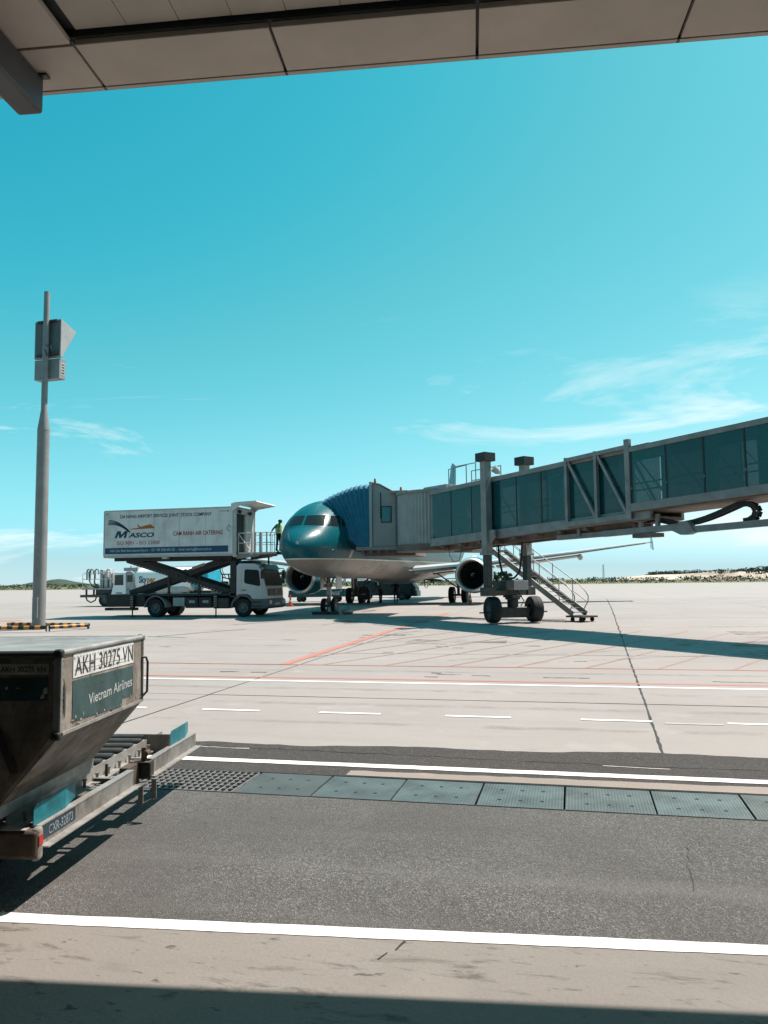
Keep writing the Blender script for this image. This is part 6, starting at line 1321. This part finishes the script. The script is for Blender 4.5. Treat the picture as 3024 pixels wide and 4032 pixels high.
# ---------------------------------------------------------------- equipment under the airliner
bl = thing('belt_loader', 'long low teal belt conveyor behind the nose wheels', 'conveyor', (-22.1, 60, .1), math.radians(-1.5))
tb_ = MB().prism([(0, .36), (.06, .92), (4.7, 1.02), (4.75, .40)], 0, .12, 'xz').build('side_panel', mat('loader_teal', (0.003, 0.09, 0.1013), .45, var=.3, scale=3), bl, bevel=.01)
MB().prism([(0, .36), (.06, .92), (4.7, 1.02), (4.75, .40)], 1.2, 1.32, 'xz').build('side_panel', MATS['loader_teal'], bl, bevel=.01)
MB().box(.1, 4.65, .12, 1.2, .86, .92).build('belt', black, bl)
text('AAGS', wp, tb_, (3.35, -.002, .55), X1, Z1, .98, .27, bold=.05)
MB().prism([(4.30, .86), (4.42, .92), (4.52, .92), (4.46, .80)], -.006, -.001, 'xz').build('logo_tick', wp, tb_)
ms5 = wheel_meshes(.24, .18, .12)
for x in (.9, 3.9): wheel(bl, x, .14, .24, ms5); wheel(bl, x, 1.18, .24, ms5, True)
ld = thing('cargo_loader', 'dark green cargo loader with glazed cab under the rear belly', 'loader', (-18.0, 64.5, .1), math.radians(-2))
ldm = mat('loader_dark_green', (0.003, 0.03, 0.0315), .4, var=.4, scale=2)
MB().box(0, 5.0, 0, 2.0, .38, 1.55).build('body', ldm, ld, bevel=.05); MB().prism([(4.2, .3), (4.2, 1.75), (4.75, 1.7), (5.35, 1.0), (5.4, .3)], 0.1, 1.5, 'xz').build('cab', ldm, ld, bevel=.06)
MB().add([(4.82, .12, 1.62), (4.82, 1.45, 1.62), (5.36, 1.45, 1.02), (5.36, .12, 1.02)], [(0, 1, 2, 3)]).build('windscreen', glasst, ld).location.x = .03
MB().prism([(4.4, 1.05), (4.4, 1.62), (4.75, 1.62), (5.15, 1.1)], .09, .098, 'xz').build('side_window', glasst, ld)
MB().bar((-.3, 1.0, 1.5), (5.6, 1.0, 1.78), 1.1, .16).build('conveyor', ldm, ld); MB().bar((5.4, 1.0, 1.76), (7.4, 1.0, 1.55), .7, .18).build('conveyor_nose', dsteel, ld)
MB().tube([V(6.0, .6, 1.5), V(6.02, .6, 1.1), V(6.15, .6, .95), V(6.28, .6, 1.1), V(6.3, .6, 1.5)], .03).build('cable_loop', black, ld)
MB().box(2.0, 2.25, -.01, 0, 1.2, 1.45).build('white_sticker', offwhite, ld); MB().box(5.38, 5.5, .2, 1.4, .3, .75).build('lamp_panel', offwhite, ld, bevel=.03)
MB().tube([V(.6, .05, .95), V(.9, .05, 1.35), V(1.3, .05, 1.3), V(1.5, .05, .9)], .03).build('guard_hoop', black, ld)
ms6 = wheel_meshes(.36, .26, .2)
for x in (.8, 4.2): wheel(ld, x, -.03, .36, ms6); wheel(ld, x, 2.03, .36, ms6, True)
tr_ = thing('service_trolley', 'black service trolley with upright handle beside the inner main wheel', 'trolley', (-14.9, 54.6, .1), .2)
MB().box(0, .9, 0, .6, .28, .95).build('tank_box', blackp, tr_, bevel=.04); MB().box(.1, .8, .05, .55, .95, 1.18).build('pump', dsteel, tr_, bevel=.05)
MB().tube([V(.02, .05, .3), V(-.02, .05, 1.15), V(-.02, .55, 1.15), V(.02, .55, .3)], .025).build('handle', blackp, tr_); MB().box(.25, .6, -.01, 0, .6, .72).build('label_plate', grey, tr_)
for x in (.15, .75):
    for y in (.04, .56): MB().cyl((x, y-.03, .12), (x, y+.03, .12), .12, n=14).build('castor', black, tr_, smooth=40)
MB().tube([V(.4, .3, 1.15), V(.5, .3, 1.45), V(.9, .5, 1.55)], .03).build('hose', black, tr_, smooth=60)

# ---------------------------------------------------------------- far land: scrub, dune, trees, mast, hill
random.seed(11)
def leafmass(pts, name, m, label, q=7, lo=.16):
    b = MB()
    for (x, y, z, w_, h) in pts:
        for _ in range(q):
            cx, cy, cz = x+random.gauss(0, .42)*w_, y+random.gauss(0, .42)*w_, z+h*random.uniform(.05, .95); s_ = h*random.uniform(lo, 2*lo); a = random.uniform(0, 6.28); ti = random.uniform(-.7, .7)
            u = V(math.cos(a), math.sin(a), ti*.5)*s_; v_ = V(-math.sin(a)*ti, math.cos(a)*ti, 1).normalized()*s_*random.uniform(.6, 1.1); c_ = V(cx, cy, cz)
            b.add([c_-u-v_, c_+u*.6-v_*.8, c_+u+v_*.7, c_-u*.3+v_], [(0, 1, 2, 3)])
    o = b.build(name, m, recalc=False); o['kind'] = 'stuff'; o['label'] = label; return o
scm = mat('scrub_green', (0.0525, 0.06375, 0.02625), .9, var=.5, scale=.05, col2=(0.09, 0.07875, 0.04125)); trm = mat('dark_tree_green', (0.0225, 0.0375, 0.021), .9, var=.5, scale=.08, col2=(0.0375, 0.0525, 0.03))
pts = []
for _ in range(3400):
    y = 268+420*random.random()**1.6; x = random.uniform(-1.05*y, .45*y); clump = math.sin(x*.043+1.3)+math.sin(x*.017+y*.02)
    h = random.uniform(.35, .9)*(1.25 if clump > .7 else 1)
    pts.append((x, y+.058*x, .05, h*1.8, h))
leafmass(pts, 'scrub', scm, 'low olive scrub along the far edge of the apron', 6)
pts = []
for _ in range(420):
    y = random.uniform(480, 700); x = random.uniform(-.95*y, .3*y); h = random.uniform(1.6, 3.0); pts.append((x, y, .05, h*1.6, h))
for (x, y, h) in ((-43, 420, 5.5), (-39, 421, 4.5), (-35, 425, 5), (-51, 430, 3.5), (-22, 420, 4.5), (-20, 421, 3.6), (-160, 430, 6.5), (-157, 432, 5.5), (-152, 431, 6)): pts += [(x+random.uniform(-1.5, 1.5), y, .05+.3*h*random.random(), h*.6, h) for _ in range(4)]
leafmass(pts, 'bushes', trm, 'thin line of darker bushes on the horizon', 16, .12)
sandm = mat('dune_sand', (.50, .43, .35), .95, var=0); t, p = nodes(sandm); s = N(t, 'ShaderNodeTexCoord').outputs['Object']
c = mixc(t, rng(t, noise(t, s, .02, 7, .7), .42, .60), (.50, .42, .34), (.28, .21, .165)); c = mixc(t, rng(t, noise(t, s, .035, 7, .7), .56, .64), c, (.07, .075, .04)); t.links.new(c, p.inputs['Base Color'])
def duneh(x):
    k = max(0, min(1, (x-15)/45)); a = 3.9*k*k*(3-2*k); k2 = max(0, min(1, (x-70)/28)); k3 = max(0, min(1, (x-150)/30))
    return a+2.3*k2+1.6*k3*(1+.2*math.sin(x*.07))+.5*math.sin(x*.11)*k
db_ = MB(); db_.grid(lambda u, v: V(-30+700*u, 700+140*v+10*math.sin(9*u), .0+duneh(-30+700*u)*(math.sin(math.pi*min(1, v*1.15))**.7 if v < .87 else 0)*(1+.10*math.sin(40*u+9*v))), 140, 12)
struct(db_.build('dune', sandm, smooth=60), 'low sandy dune rising on the right of the horizon')
pts = []
for _ in range(900):
    x = random.uniform(68, 560); f_ = math.sin(x*.06)+math.sin(x*.023+2)
    if x < 140 and (random.random() < .45 and x > 92): continue
    h = random.uniform(2.4, 4.2)*(1.25 if x > 150 else .9); v = random.uniform(.35, .75)
    if random.random() < .3 and x > 110: v = random.uniform(.08, .3)
    pts.append((x, 700+140*v, duneh(x)*math.sin(math.pi*min(1, v*1.15))**.7-.3, h*1.3, h))
leafmass(pts, 'treeline', trm, 'dark green trees growing over the sandy dune', 40, .085)
lm = thing('lattice_mast', 'thin lattice radio mast on the far horizon right of the stair', 'mast', (18.5, 520, 0))
for dx, dy in ((-.6, -.6), (.6, -.6), (0, .6)): MB().tube([V(dx, dy, 0), V(dx*.5, dy*.5, 10.5)], .09, 5).build('leg', dsteel, lm)
for k in range(8): z = 1.2*k+.6; f_ = 1-.5*z/10.5; MB().tube([V(-.6*f_, -.6*f_, z), V(.6*f_, -.6*f_, z+.6), V(0, .6*f_, z+1.2)], .05, 4).build('brace', dsteel, lm)
hm_ = MB()
hm_.grid(lambda u, v: V(-7100+900*u, 9000+500*v, max(0, 75*math.sin(math.pi*u)**.8*(1+.12*math.sin(14*u))*math.sin(math.pi*v)**.5)), 40, 8)
struct(hm_.build('hill', mat('far_hill_green', (0.045, 0.06375, 0.045), .95, var=.3, scale=.01), smooth=60), 'distant low hill beyond the foot of the mast')
